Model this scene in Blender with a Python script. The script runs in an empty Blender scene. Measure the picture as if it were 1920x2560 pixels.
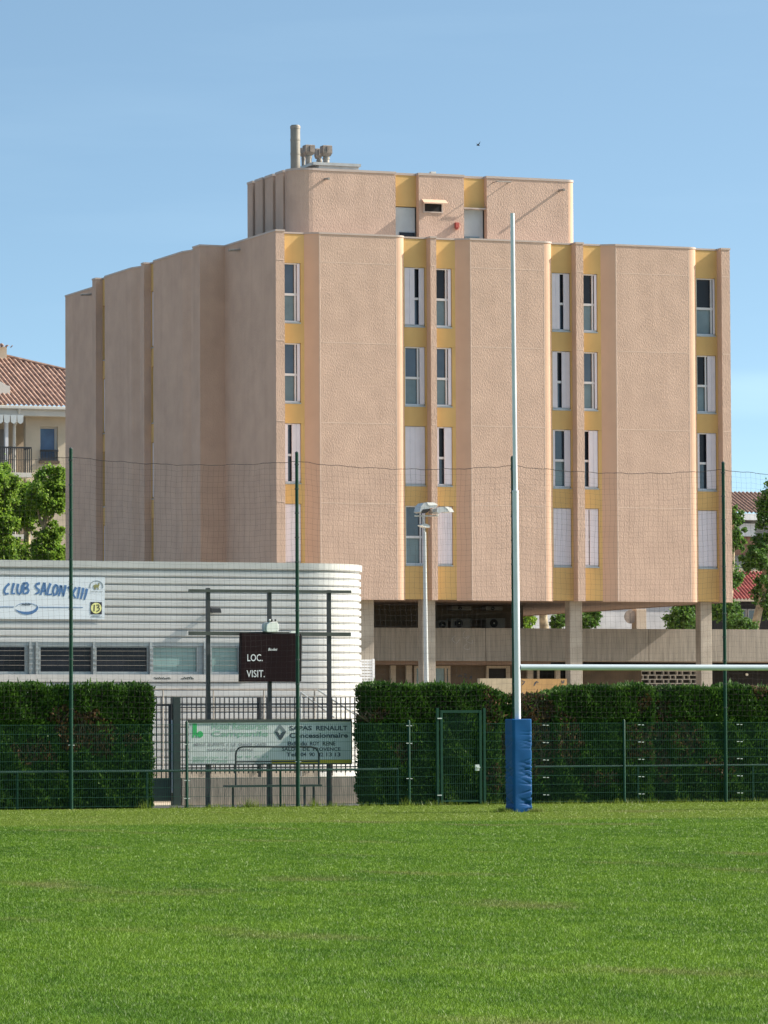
import bpy, bmesh, math, random
import numpy as np
from mathutils import Matrix, Vector

R = math.radians
rng = np.random.default_rng(7)
random.seed(7)
SC = bpy.context.scene
COL = SC.collection

# ------------------------------------------------------------------ camera
FPX, CX, CY = 11014.0, 960.0, 1280.0            # focal length in pixels of the 1920x2560 frame
PITCH, ROLL, CAMH = R(2.902), R(-0.267), 1.6013
TH = R(21.593)                                   # everything here is laid out parallel to the pitch
OX, OY = -2.1846, 150.0635
cp, sp = math.cos(PITCH), math.sin(PITCH)
FWD = Vector((0, cp, sp)); UP0 = Vector((0, -sp, cp)); RT0 = Vector((1, 0, 0))
RT = RT0 * math.cos(ROLL) + UP0 * math.sin(ROLL)
UP = -RT0 * math.sin(ROLL) + UP0 * math.cos(ROLL)
cd = bpy.data.cameras.new('camera'); cam = bpy.data.objects.new('camera', cd); COL.objects.link(cam)
cd.sensor_fit = 'VERTICAL'; cd.sensor_height = 36.0; cd.lens = FPX / 2560 * 36.0
cd.clip_start = 0.5; cd.clip_end = 5000
cam.matrix_world = Matrix(((RT.x, UP.x, -FWD.x, 0), (RT.y, UP.y, -FWD.y, 0), (RT.z, UP.z, -FWD.z, CAMH), (0, 0, 0, 1)))
SC.camera = cam

# ------------------------------------------------------------------ sky, sun, exposure
SUN_EL, SUN_AZ = R(34), TH - R(10)               # azimuth counter-clockwise from +X
w = bpy.data.worlds.new('World'); SC.world = w; w.use_nodes = True
nt = w.node_tree; nt.nodes.clear()
def N(t, kind, **kw):
    n = t.nodes.new(kind)
    for k, v in kw.items(): setattr(n, k, v)
    return n
sky = N(nt, 'ShaderNodeTexSky', sky_type='NISHITA', sun_disc=False)
sky.sun_elevation = SUN_EL; sky.sun_rotation = math.pi / 2 - SUN_AZ
sky.air_density = 1.0; sky.dust_density = 1.4; sky.ozone_density = 1.0; sky.altitude = 50
tc = N(nt, 'ShaderNodeTexCoord'); sx = N(nt, 'ShaderNodeSeparateXYZ'); cx_ = N(nt, 'ShaderNodeCombineXYZ')
ma = N(nt, 'ShaderNodeMath', operation='MULTIPLY_ADD'); ma.inputs[1].default_value = 3.6; ma.inputs[2].default_value = 0.02
nm = N(nt, 'ShaderNodeVectorMath', operation='NORMALIZE')
bg = N(nt, 'ShaderNodeBackground'); wo = N(nt, 'ShaderNodeOutputWorld')
nt.links.new(tc.outputs['Generated'], sx.inputs[0])
hz = N(nt, 'ShaderNodeVectorMath', operation='MULTIPLY'); hz.inputs[1].default_value = (1, 1, 0)
hn = N(nt, 'ShaderNodeVectorMath', operation='NORMALIZE'); hs = N(nt, 'ShaderNodeSeparateXYZ')
nt.links.new(tc.outputs['Generated'], hz.inputs[0]); nt.links.new(hz.outputs[0], hn.inputs[0]); nt.links.new(hn.outputs[0], hs.inputs[0])
nt.links.new(hs.outputs[0], cx_.inputs[0]); nt.links.new(hs.outputs[1], cx_.inputs[1])
mn = N(nt, 'ShaderNodeMath', operation='MINIMUM'); mn.inputs[1].default_value = 0.72
nt.links.new(sx.outputs[2], ma.inputs[0]); nt.links.new(ma.outputs[0], mn.inputs[0]); nt.links.new(mn.outputs[0], cx_.inputs[2])
nt.links.new(cx_.outputs[0], nm.inputs[0]); nt.links.new(nm.outputs[0], sky.inputs[0])
# thin high streaks of cloud
mp = N(nt, 'ShaderNodeMapping'); mp.inputs['Scale'].default_value = (9, 9, 75); mp.inputs['Location'].default_value = (3.1, 0.4, 0.35)
cn = N(nt, 'ShaderNodeTexNoise'); cn.inputs['Scale'].default_value = 1.0; cn.inputs['Detail'].default_value = 5; cn.inputs['Roughness'].default_value = 0.5
cr = N(nt, 'ShaderNodeValToRGB'); cr.color_ramp.elements[0].position = 0.5; cr.color_ramp.elements[1].position = 0.85
cm = N(nt, 'ShaderNodeMixRGB'); cm.inputs[2].default_value = (7.5, 8.2, 9.2, 1)
cs = N(nt, 'ShaderNodeMath', operation='MULTIPLY'); cs.inputs[1].default_value = 0.025
nt.links.new(tc.outputs['Generated'], mp.inputs[0]); nt.links.new(mp.outputs[0], cn.inputs[0])
nt.links.new(cn.outputs[0], cr.inputs[0]); nt.links.new(cr.outputs[0], cs.inputs[0])
def band(src, a, b, c, d):                        # soft window a..b..c..d
    x = N(nt, 'ShaderNodeMapRange', interpolation_type='SMOOTHSTEP'); x.inputs['From Min'].default_value = a; x.inputs['From Max'].default_value = b
    y = N(nt, 'ShaderNodeMapRange', interpolation_type='SMOOTHSTEP'); y.inputs['From Min'].default_value = d; y.inputs['From Max'].default_value = c
    m_ = N(nt, 'ShaderNodeMath', operation='MULTIPLY'); nt.links.new(src, x.inputs['Value']); nt.links.new(src, y.inputs['Value']); nt.links.new(x.outputs[0], m_.inputs[0]); nt.links.new(y.outputs[0], m_.inputs[1]); return m_.outputs[0]
bz = band(sx.outputs[2], 0.070, 0.074, 0.079, 0.083); bx_ = band(sx.outputs[0], 0.055, 0.085, 0.4, 0.6)
bm1 = N(nt, 'ShaderNodeMath', operation='MULTIPLY'); nt.links.new(bz, bm1.inputs[0]); nt.links.new(bx_, bm1.inputs[1])
bm2 = N(nt, 'ShaderNodeMath', operation='MULTIPLY'); nt.links.new(bm1.outputs[0], bm2.inputs[0]); nt.links.new(cn.outputs[0], bm2.inputs[1])
bm3 = N(nt, 'ShaderNodeMath', operation='MULTIPLY_ADD'); bm3.inputs[1].default_value = 0.09; nt.links.new(bm2.outputs[0], bm3.inputs[0]); nt.links.new(cs.outputs[0], bm3.inputs[2])
nt.links.new(bm3.outputs[0], cm.inputs[0])
wb_ = N(nt, 'ShaderNodeMixRGB', blend_type='MULTIPLY'); wb_.inputs[0].default_value = 1.0; wb_.inputs[2].default_value = (0.95, 1.055, 0.955, 1)   # daylight white balance
nt.links.new(sky.outputs[0], cm.inputs[1]); nt.links.new(cm.outputs[0], wb_.inputs[1]); nt.links.new(wb_.outputs[0], bg.inputs[0])
bg.inputs[1].default_value = 0.100
nt.links.new(bg.outputs[0], wo.inputs[0])

sl = bpy.data.lights.new('sun', 'SUN'); so = bpy.data.objects.new('sun', sl); COL.objects.link(so)
sl.energy = 3.7; sl.angle = R(0.5); sl.color = (1.0, 0.91, 0.79)
sd = Vector((math.cos(SUN_EL) * math.cos(SUN_AZ), math.cos(SUN_EL) * math.sin(SUN_AZ), math.sin(SUN_EL)))
so.rotation_euler = sd.to_track_quat('Z', 'Y').to_euler(); so.location = (60, 20, 60)
vs = SC.view_settings
SC.display_settings.display_device = 'sRGB'
vs.view_transform = 'Standard'; vs.look = 'None'; vs.exposure = 1.24; vs.gamma = 1.0; vs.use_curve_mapping = False

# ------------------------------------------------------------------ geometry helpers (site frame: u along the front, v away, z up)
CT, ST = math.cos(TH), math.sin(TH)
def W(u, v, z=0.0): return Vector((OX + u * CT - v * ST, OY + u * ST + v * CT, z))
def S(x, y): return ((x - OX) * CT + (y - OY) * ST, -(x - OX) * ST + (y - OY) * CT)
def ray(x, y): return FWD * FPX + RT * (x - CX) - UP * (y - CY)
CU, CV = S(0, 0)
def _dir(x, y):
    d = ray(x, y); return d.x * CT + d.y * ST, -d.x * ST + d.y * CT, d.z
def Fv(x, y, v):                                  # photo point -> (u, z) on the plane v
    a, b, c = _dir(x, y); t = (v - CV) / b; return CU + a * t, CAMH + c * t
def Fu(x, y, u):                                  # photo point -> (v, z) on the plane u
    a, b, c = _dir(x, y); t = (u - CU) / a; return CV + b * t, CAMH + c * t
def Fg(x, y, z=0.0):
    a, b, c = _dir(x, y); t = (z - CAMH) / c; return CU + a * t, CV + b * t
def Fp(x, y, v0, z0, k):                          # plane z = z0 + k (v - v0)
    a, b, c = _dir(x, y); t = (z0 + k * (CV - v0) - CAMH) / (c - k * b); return CU + a * t, CV + b * t, CAMH + c * t
def U(x, v, y=1600): return Fv(x, y, v)[0]
def Z(y, v, x=960): return Fv(x, y, v)[1]

BASE = {}
def props(o, label=None, cat=None, group=None, kind=None):
    if label: o['label'] = label
    if cat: o['category'] = cat
    if group: o['group'] = group
    if kind: o['kind'] = kind
    return o
def thing(name, label, cat, base, group=None):
    o = bpy.data.objects.new(name, None); COL.objects.link(o)
    o.empty_display_size = 0.2
    o.location = W(*base); o.rotation_euler = (0, 0, TH); BASE[o.name] = Vector(base)
    return props(o, label, cat, group)

class MB:
    def __init__(s): s.v = []; s.f = []; s.m = []
    def add(s, vs, fs, m=0):
        b = len(s.v); s.v += [tuple(p) for p in vs]; s.f += [tuple(i + b for i in f) for f in fs]; s.m += [m] * len(fs)
    def box(s, u0, u1, v0, v1, z0, z1, m=0):
        s.add([(u0, v0, z0), (u1, v0, z0), (u1, v1, z0), (u0, v1, z0), (u0, v0, z1), (u1, v0, z1), (u1, v1, z1), (u0, v1, z1)],
              [(0, 3, 2, 1), (4, 5, 6, 7), (0, 1, 5, 4), (1, 2, 6, 5), (2, 3, 7, 6), (3, 0, 4, 7)], m)
        return s
    def obox(s, A, t, n, s0, s1, d0, d1, z0, z1, m=0):   # box on a wall: s along it, d inwards
        def P(a, d, z): return (A[0] + t[0] * a - n[0] * d, A[1] + t[1] * a - n[1] * d, z)
        s.add([P(s0, d0, z0), P(s1, d0, z0), P(s1, d1, z0), P(s0, d1, z0), P(s0, d0, z1), P(s1, d0, z1), P(s1, d1, z1), P(s0, d1, z1)],
              [(0, 3, 2, 1), (4, 5, 6, 7), (0, 1, 5, 4), (1, 2, 6, 5), (2, 3, 7, 6), (3, 0, 4, 7)], m)
        return s
    def prism(s, pts, z0, z1, m=0, mt=None):
        n = len(pts); vs = [(p[0], p[1], z0) for p in pts] + [(p[0], p[1], z1) for p in pts]
        s.add(vs, [(i, (i + 1) % n, n + (i + 1) % n, n + i) for i in range(n)], m)
        s.add(vs, [tuple(range(n))[::-1], tuple(range(n, 2 * n))], m if mt is None else mt)
        return s
    def slab(s, pts, v0, v1, m=0):                        # polygon in (u, z), thickness in v
        n = len(pts); vs = [(p[0], v0, p[1]) for p in pts] + [(p[0], v1, p[1]) for p in pts]
        s.add(vs, [(i, (i + 1) % n, n + (i + 1) % n, n + i) for i in range(n)] + [tuple(range(n))[::-1], tuple(range(n, 2 * n))], m)
        return s
    def tube(s, path, r, n=8, m=0, cap=True):
        path = [Vector(p) for p in path]; rs = r if isinstance(r, (list, tuple)) else [r] * len(path)
        vs = []; fs = []
        for i, p in enumerate(path):
            d = (path[min(i + 1, len(path) - 1)] - path[max(i - 1, 0)]).normalized()
            a = d.cross(Vector((0, 0, 1)) if abs(d.z) < 0.9 else Vector((0, 1, 0))).normalized(); b = d.cross(a)
            for k in range(n):
                an = 2 * math.pi * (k + 0.5) / n
                vs.append(p + (a * math.cos(an) + b * math.sin(an)) * rs[i])
        for i in range(len(path) - 1):
            for k in range(n):
                fs.append((i * n + k, i * n + (k + 1) % n, (i + 1) * n + (k + 1) % n, (i + 1) * n + k))
        if cap: fs += [tuple(range(n))[::-1], tuple(range((len(path) - 1) * n, len(path) * n))]
        s.add(vs, fs, m); return s
    def stroke(s, pts, wd, v0, v1, m=0):                  # brush stroke in the (u, z) plane, tapering to its end
        n = len(pts)
        for i in range(n):
            pass
        L = []; Rr = []
        for i, p in enumerate(pts):
            a = pts[max(i - 1, 0)]; b = pts[min(i + 1, n - 1)]
            dx, dy = b[0] - a[0], b[1] - a[1]; l = math.hypot(dx, dy) or 1
            ww = wd[i] if isinstance(wd, (list, tuple)) else wd
            L.append((p[0] - dy / l * ww / 2, p[1] + dx / l * ww / 2)); Rr.append((p[0] + dy / l * ww / 2, p[1] - dx / l * ww / 2))
        for i in range(n - 1):
            s.slab([L[i], L[i + 1], Rr[i + 1], Rr[i]], v0, v1, m)
        return s
    def build(s, name, mats, parent=None, smooth=False, bevel=0, fix=True, base=None):
        b = BASE[parent.name] if parent else Vector(base or (0, 0, 0))
        me = bpy.data.meshes.new(name)
        me.from_pydata([(p[0] - b.x, p[1] - b.y, p[2] - b.z) for p in s.v], [], s.f)
        mats = mats if isinstance(mats, (list, tuple)) else [mats]
        for m in mats: me.materials.append(m)
        me.polygons.foreach_set('material_index', s.m)
        if fix or bevel:
            bm = bmesh.new(); bm.from_mesh(me)
            if bevel:
                bmesh.ops.remove_doubles(bm, verts=bm.verts, dist=1e-5)
                bmesh.ops.bevel(bm, geom=[e for e in bm.edges if len(e.link_faces) == 2 and e.calc_face_angle(0) > 0.5], offset=bevel, segments=2, profile=0.7, affect='EDGES')
            bmesh.ops.recalc_face_normals(bm, faces=bm.faces); bm.to_mesh(me); bm.free()
        if smooth:
            me.polygons.foreach_set('use_smooth', [True] * len(me.polygons))
            try: me.set_sharp_from_angle(angle=R(40))
            except Exception: pass
        me.update()
        o = bpy.data.objects.new(name, me); COL.objects.link(o)
        if parent: o.parent = parent
        else: o.location = W(*b); o.rotation_euler = (0, 0, TH)
        BASE[o.name] = b
        return o
    def solo(s, name, mats, label, cat, base, group=None, **kw):
        return props(s.build(name, mats, None, base=base, **kw), label, cat, group)
    def struct(s, name, mats, base=(0, 0, 0), **kw):
        return props(s.build(name, mats, None, base=base, **kw), kind='structure')

def arrays(name, verts, faces, mats, midx=None, parent=None, base=(0, 0, 0), attr=None):
    """many small faces from numpy arrays, faces (n,k)"""
    b = BASE[parent.name] if parent else Vector(base)
    verts = np.asarray(verts, np.float32) - np.array(b, np.float32)
    me = bpy.data.meshes.new(name); nf, k = faces.shape
    me.vertices.add(len(verts)); me.vertices.foreach_set('co', verts.ravel())
    me.loops.add(nf * k); me.loops.foreach_set('vertex_index', faces.ravel().astype(np.int32))
    me.polygons.add(nf); me.polygons.foreach_set('loop_start', np.arange(0, nf * k, k, dtype=np.int32))
    for m in (mats if isinstance(mats, (list, tuple)) else [mats]): me.materials.append(m)
    if midx is not None: me.polygons.foreach_set('material_index', np.asarray(midx, np.int32))
    if attr is not None:
        a = me.attributes.new('rnd', 'FLOAT', 'POINT'); a.data.foreach_set('value', np.asarray(attr, np.float32))
    me.update(calc_edges=True); me.validate()
    o = bpy.data.objects.new(name, me); COL.objects.link(o)
    if parent: o.parent = parent
    else: o.location = W(*b); o.rotation_euler = (0, 0, TH)
    BASE[o.name] = b
    return o

def text(mb, body, u0, u1, z0, z1, v, m=0, bold=0.0, shear=0.0, thick=0.004):
    c = bpy.data.curves.new('lettering', 'FONT'); c.body = body; c.size = 1; c.offset = bold; c.shear = shear; c.resolution_u = 3
    o = bpy.data.objects.new('lettering', c); COL.objects.link(o)
    dg = bpy.context.evaluated_depsgraph_get(); me = bpy.data.meshes.new_from_object(o.evaluated_get(dg))
    co = np.array([p.co[:] for p in me.vertices]); fs = [tuple(p.vertices) for p in me.polygons]
    bpy.data.objects.remove(o); bpy.data.curves.remove(c); bpy.data.meshes.remove(me)
    lo, hi = co.min(0), co.max(0)
    x = u0 + (co[:, 0] - lo[0]) / (hi[0] - lo[0]) * (u1 - u0); z = z0 + (co[:, 1] - lo[1]) / (hi[1] - lo[1]) * (z1 - z0)
    mb.add([(a, v - thick, b) for a, b in zip(x, z)], fs, m)

# ------------------------------------------------------------------ materials
def mat(name, col, rough=0.7, metal=0.0, var=0.12, vs=2.5, bump=0.0, bs=20.0, st=(1, 1, 1), spec=0.5, col2=None, detail=4, bdist=0.02, bst=None, coord='Object', stain=0.0):
    m = bpy.data.materials.new(name); m.use_nodes = True; t = m.node_tree; p = t.nodes['Principled BSDF']
    p.inputs['Roughness'].default_value = rough; p.inputs['Metallic'].default_value = metal
    p.inputs['Specular IOR Level'].default_value = spec
    tcn = N(t, 'ShaderNodeTexCoord'); mpn = N(t, 'ShaderNodeMapping'); mpn.inputs['Scale'].default_value = st
    t.links.new(tcn.outputs[coord], mpn.inputs[0])
    n1 = N(t, 'ShaderNodeTexNoise'); n1.inputs['Scale'].default_value = vs; n1.inputs['Detail'].default_value = detail
    t.links.new(mpn.outputs[0], n1.inputs[0])
    rp = N(t, 'ShaderNodeValToRGB'); rp.color_ramp.elements[0].position = 0.3; rp.color_ramp.elements[1].position = 0.7
    a = [max(0, c * (1 - var)) for c in col]; b = [min(1, c * (1 + var)) for c in (col2 or col)]
    rp.color_ramp.elements[0].color = (*a, 1); rp.color_ramp.elements[1].color = (*b, 1)
    t.links.new(n1.outputs[0], rp.inputs[0]); colour = rp.outputs[0]
    if stain:                                     # rain streaks and faded patches
        for sc, lo, hi, amt in (((1.6, 1.6, 0.10), 0.50, 0.78, stain), ((0.22, 0.22, 0.22), 0.35, 0.7, stain * 0.6), ((5, 5, 0.22), 0.55, 0.8, stain * 0.6)):
            m3 = N(t, 'ShaderNodeMapping'); m3.inputs['Scale'].default_value = sc; t.links.new(tcn.outputs[coord], m3.inputs[0])
            n3 = N(t, 'ShaderNodeTexNoise'); n3.inputs['Scale'].default_value = 1.0; n3.inputs['Detail'].default_value = 5; t.links.new(m3.outputs[0], n3.inputs[0])
            r3 = N(t, 'ShaderNodeMapRange'); r3.inputs['From Min'].default_value = lo; r3.inputs['From Max'].default_value = hi; r3.inputs['To Max'].default_value = amt; t.links.new(n3.outputs[0], r3.inputs['Value'])
            x3 = N(t, 'ShaderNodeMixRGB', blend_type='MULTIPLY'); x3.inputs[2].default_value = (0.42, 0.38, 0.36, 1); t.links.new(r3.outputs[0], x3.inputs[0]); t.links.new(colour, x3.inputs[1]); colour = x3.outputs[0]
    t.links.new(colour, p.inputs['Base Color'])
    if bump:
        mp2 = N(t, 'ShaderNodeMapping'); mp2.inputs['Scale'].default_value = bst or st; t.links.new(tcn.outputs[coord], mp2.inputs[0])
        n2 = N(t, 'ShaderNodeTexNoise'); n2.inputs['Scale'].default_value = bs; n2.inputs['Detail'].default_value = 3
        bp = N(t, 'ShaderNodeBump'); bp.inputs['Strength'].default_value = bump; bp.inputs['Distance'].default_value = bdist
        t.links.new(mp2.outputs[0], n2.inputs[0]); t.links.new(n2.outputs[0], bp.inputs['Height']); t.links.new(bp.outputs[0], p.inputs['Normal'])
    return m
def leafmat(name, c1, c2, rough=0.6, trans=0.3, big=0.0, bigs=0.6):
    m = bpy.data.materials.new(name); m.use_nodes = True; t = m.node_tree; p = t.nodes['Principled BSDF']; out = t.nodes['Material Output']
    p.inputs['Roughness'].default_value = rough; p.inputs['Specular IOR Level'].default_value = 0.3
    at = N(t, 'ShaderNodeAttribute', attribute_name='rnd')
    rp = N(t, 'ShaderNodeValToRGB'); rp.color_ramp.elements[0].color = (*c1, 1); rp.color_ramp.elements[1].color = (*c2, 1)
    t.links.new(at.outputs['Fac'], rp.inputs[0]); t.links.new(rp.outputs[0], p.inputs['Base Color'])
    tr = N(t, 'ShaderNodeBsdfTranslucent'); mx = N(t, 'ShaderNodeMixShader'); mx.inputs[0].default_value = trans
    t.links.new(rp.outputs[0], tr.inputs[0]); t.links.new(p.outputs[0], mx.inputs[1]); t.links.new(tr.outputs[0], mx.inputs[2]); t.links.new(mx.outputs[0], out.inputs[0])
    return m

M = {}
M['render'] = mat('combed_render', (0.520, 0.372, 0.296), 0.9, var=0.07, vs=1.4, stain=0.16, bump=0.7, bs=14, bst=(2.4, 2.4, 0.9), bdist=0.03, spec=0.2)
M['smooth'] = mat('smooth_render', (0.58, 0.39, 0.285), 0.85, var=0.04, vs=1.5, stain=0.1, spec=0.2)
M['joint'] = mat('joint_render', (0.62, 0.475, 0.39), 0.9, var=0.06)
M['yellow'] = mat('ochre_render', (0.60, 0.395, 0.165), 0.85, var=0.06, vs=1.2, stain=0.12, spec=0.2)
M['cap'] = mat('parapet_cap', (0.44, 0.36, 0.32), 0.5, var=0.06)
M['white'] = mat('white_frame', (0.68, 0.68, 0.71), 0.45, var=0.05)
M['shutter'] = mat('shutter_plastic', (0.66, 0.63, 0.70), 0.5, var=0.04, vs=3)
M['glass'] = mat('window_glass', (0.045, 0.06, 0.085), 0.08, var=0.3, vs=0.8, spec=0.8)
M['pane_unlit'] = mat('unlit_opening_pane', (0.016, 0.018, 0.026), 0.25, var=0.3, vs=0.8, spec=0.3)  # near-black tone stands for the unlit depth behind open windows and louvre
M['glass_low'] = mat('screened_glass', (0.13, 0.18, 0.20), 0.15, var=0.25, vs=1.2, spec=0.7)
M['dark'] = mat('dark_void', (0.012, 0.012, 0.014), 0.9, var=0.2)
M['panel_blue'] = mat('pale_blue_panel', (0.42, 0.46, 0.48), 0.6, var=0.08)
M['steel'] = mat('galvanised_steel', (0.42, 0.42, 0.41), 0.45, 0.5, var=0.15, vs=4)
M['steel_dull'] = mat('weathered_steel', (0.30, 0.27, 0.24), 0.55, 0.3, var=0.25, vs=6)
M['cowl'] = mat('cowl_metal', (0.23, 0.19, 0.165), 0.6, 0.2, var=0.3, vs=5)
M['concrete'] = mat('concrete', (0.36, 0.31, 0.255), 0.9, var=0.14, vs=1.6, bump=0.4, bs=25, col2=(0.38, 0.33, 0.275))
M['board_concrete'] = mat('boarded_concrete', (0.26, 0.23, 0.195), 0.9, var=0.2, vs=2.2, st=(4, 4, 0.4), bump=0.4, bs=8, bst=(6, 6, 0.5), bdist=0.02)
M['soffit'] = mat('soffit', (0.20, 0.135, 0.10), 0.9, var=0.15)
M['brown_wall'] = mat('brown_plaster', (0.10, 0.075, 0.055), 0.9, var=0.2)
M['clad'] = mat('metal_cladding', (0.53, 0.535, 0.535), 0.42, 0.15, var=0.05, vs=1.3, st=(1, 1, 3), stain=0.18)
M['clad_cap'] = mat('cladding_cap', (0.47, 0.475, 0.465), 0.45, 0.2, var=0.05, vs=1.3, stain=0.2)
M['alu'] = mat('aluminium', (0.38, 0.40, 0.41), 0.4, 0.4, var=0.1)
M['teal'] = mat('teal_glass', (0.20, 0.31, 0.31), 0.2, var=0.12, vs=1.0, spec=0.7)
M['sill'] = mat('sill_concrete', (0.46, 0.45, 0.44), 0.85, var=0.12)
M['green'] = mat('green_paint', (0.004, 0.040, 0.024), 0.5, var=0.2, vs=8, spec=0.25)
M['green_dk'] = mat('dark_green_paint', (0.018, 0.036, 0.033), 0.5, var=0.2, vs=8)
M['wire'] = mat('green_wire', (0.012, 0.065, 0.045), 0.5, var=0.1, spec=0.4)
M['rail'] = mat('faded_green_rail', (0.035, 0.085, 0.07), 0.5, var=0.25, vs=2)
M['clip'] = mat('zinc_clip', (0.55, 0.57, 0.57), 0.35, 0.2, var=0.05)
M['net'] = mat('net_cord', (0.025, 0.022, 0.025), 0.9, var=0.1)
M['post_white'] = mat('white_post_paint', (0.63, 0.62, 0.70), 0.35, var=0.05, vs=3)
M['bar_white'] = mat('crossbar_paint', (0.36, 0.42, 0.47), 0.7, var=0.05, vs=3)
M['blue'] = mat('blue_vinyl', (0.001, 0.062, 0.20), 0.55, var=0.15, vs=3, spec=0.2)
M['iron'] = mat('dark_iron_paint', (0.022, 0.026, 0.032), 0.5, var=0.2, vs=6)
M['board'] = mat('white_board', (0.60, 0.63, 0.62), 0.5, var=0.08, vs=2.5)
M['frame_dk'] = mat('board_frame', (0.045, 0.055, 0.05), 0.6, var=0.2, vs=6)
M['t_green'] = mat('bright_green_print', (0.03, 0.42, 0.12), 0.6, var=0.08)
M['t_pale'] = mat('faded_green_print', (0.26, 0.45, 0.34), 0.6, var=0.2, vs=9)
M['t_grey'] = mat('faded_grey_print', (0.24, 0.24, 0.27), 0.6, var=0.3, vs=9)
M['t_navy'] = mat('navy_print', (0.035, 0.05, 0.075), 0.6, var=0.25, vs=6)
M['t_blue'] = mat('blue_print', (0.06, 0.155, 0.34), 0.6, var=0.12, vs=5)
M['t_yellow'] = mat('yellow_print', (0.55, 0.42, 0.03), 0.6, var=0.1)
M['t_lemon'] = mat('lemon_print', (0.75, 0.74, 0.30), 0.6, var=0.04)
M['t_black'] = mat('black_print', (0.012, 0.014, 0.03), 0.6, var=0.1)
M['t_olive'] = mat('olive_print', (0.22, 0.22, 0.09), 0.6, var=0.3, vs=12)
M['banner'] = mat('banner_vinyl', (0.62, 0.68, 0.74), 0.5, var=0.03, vs=1.5)
M['t_slate'] = mat('slate_grey_print', (0.20, 0.235, 0.25), 0.5, var=0.1)  # plain slate-grey print of emblem, small text and logo
M['score'] = mat('scoreboard_face', (0.014, 0.006, 0.008), 0.8, var=0.15, spec=0.1)
M['score_txt'] = mat('scoreboard_print', (0.72, 0.72, 0.78), 0.5, var=0.03)
M['tile'] = mat('clay_tile', (0.27, 0.145, 0.10), 0.85, var=0.4, vs=3.5, col2=(0.33, 0.20, 0.145), bump=0.6, bs=6, bdist=0.04, detail=6)
M['tile_red'] = mat('red_tile', (0.26, 0.05, 0.04), 0.8, var=0.25, vs=3.5, col2=(0.30, 0.075, 0.06), bump=0.5, bs=6, bdist=0.04)
M['tile_brown'] = mat('brown_tile', (0.22, 0.125, 0.09), 0.85, var=0.35, vs=4, bump=0.5, bs=6, bdist=0.04)
M['cream'] = mat('cream_render', (0.50, 0.425, 0.33), 0.9, var=0.1, vs=1.2)
M['pale'] = mat('pale_trim', (0.55, 0.53, 0.49), 0.7, var=0.06)
M['white_wall'] = mat('white_wall', (0.62, 0.62, 0.64), 0.85, var=0.12, vs=1.2)
M['grey_wall'] = mat('grey_wall', (0.26, 0.26, 0.27), 0.9, var=0.12)
M['brick'] = mat('brick_wall', (0.22, 0.12, 0.085), 0.9, var=0.25, vs=3)
M['bark'] = mat('pale_bark', (0.30, 0.25, 0.17), 0.9, var=0.45, vs=5, bump=0.5, bs=12)
M['bark_dk'] = mat('dark_bark', (0.10, 0.075, 0.05), 0.95, var=0.35, vs=7, bump=0.5, bs=12)
M['orange'] = mat('orange_paint', (0.40, 0.235, 0.09), 0.8, var=0.15, vs=2)
M['cream_paint'] = mat('cream_paint', (0.40, 0.33, 0.23), 0.85, var=0.12, vs=2)
M['red_box'] = mat('red_metal', (0.40, 0.07, 0.05), 0.5, var=0.1)
M['ac'] = mat('ac_casing', (0.15, 0.14, 0.13), 0.6, var=0.1)
M['lamp_grey'] = mat('lamp_housing', (0.42, 0.44, 0.45), 0.45, 0.2, var=0.1)
M['lamp_white'] = mat('white_casing_lit_face', (0.80, 0.80, 0.78), 0.4, var=0.03)  # lamp and siren white, also the painted sunlit faces of the mast lamps
M['hedge_core'] = mat('hedge_twigs', (0.022, 0.024, 0.012), 1.0, var=0.5, vs=6, col2=(0.04, 0.03, 0.018))
M['dirt'] = mat('bare_dirt', (0.16, 0.13, 0.095), 0.95, var=0.25, vs=1.5, bump=0.4, bs=8)
M['yard'] = mat('bounce_gravel_yard', (0.42, 0.34, 0.25), 0.95, var=0.15, vs=0.6, bump=0.3, bs=10)  # mostly unseen yard, toned pale to bounce warm light onto the walls
M['asphalt'] = mat('asphalt', (0.055, 0.053, 0.05), 0.95, var=0.2, vs=1.5)
M['hedge_leaf'] = leafmat('hedge_leaf', (0.010, 0.046, 0.008), (0.085, 0.175, 0.020), trans=0.25)
M['hedge_dead'] = leafmat('hedge_dead_leaf', (0.06, 0.034, 0.018), (0.20, 0.11, 0.055), trans=0.15)
M['plane_leaf'] = leafmat('plane_tree_leaf', (0.09, 0.20, 0.022), (0.30, 0.44, 0.06), trans=0.5)
M['tree_leaf'] = leafmat('dark_tree_leaf', (0.035, 0.10, 0.018), (0.12, 0.23, 0.04), trans=0.4)

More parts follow.
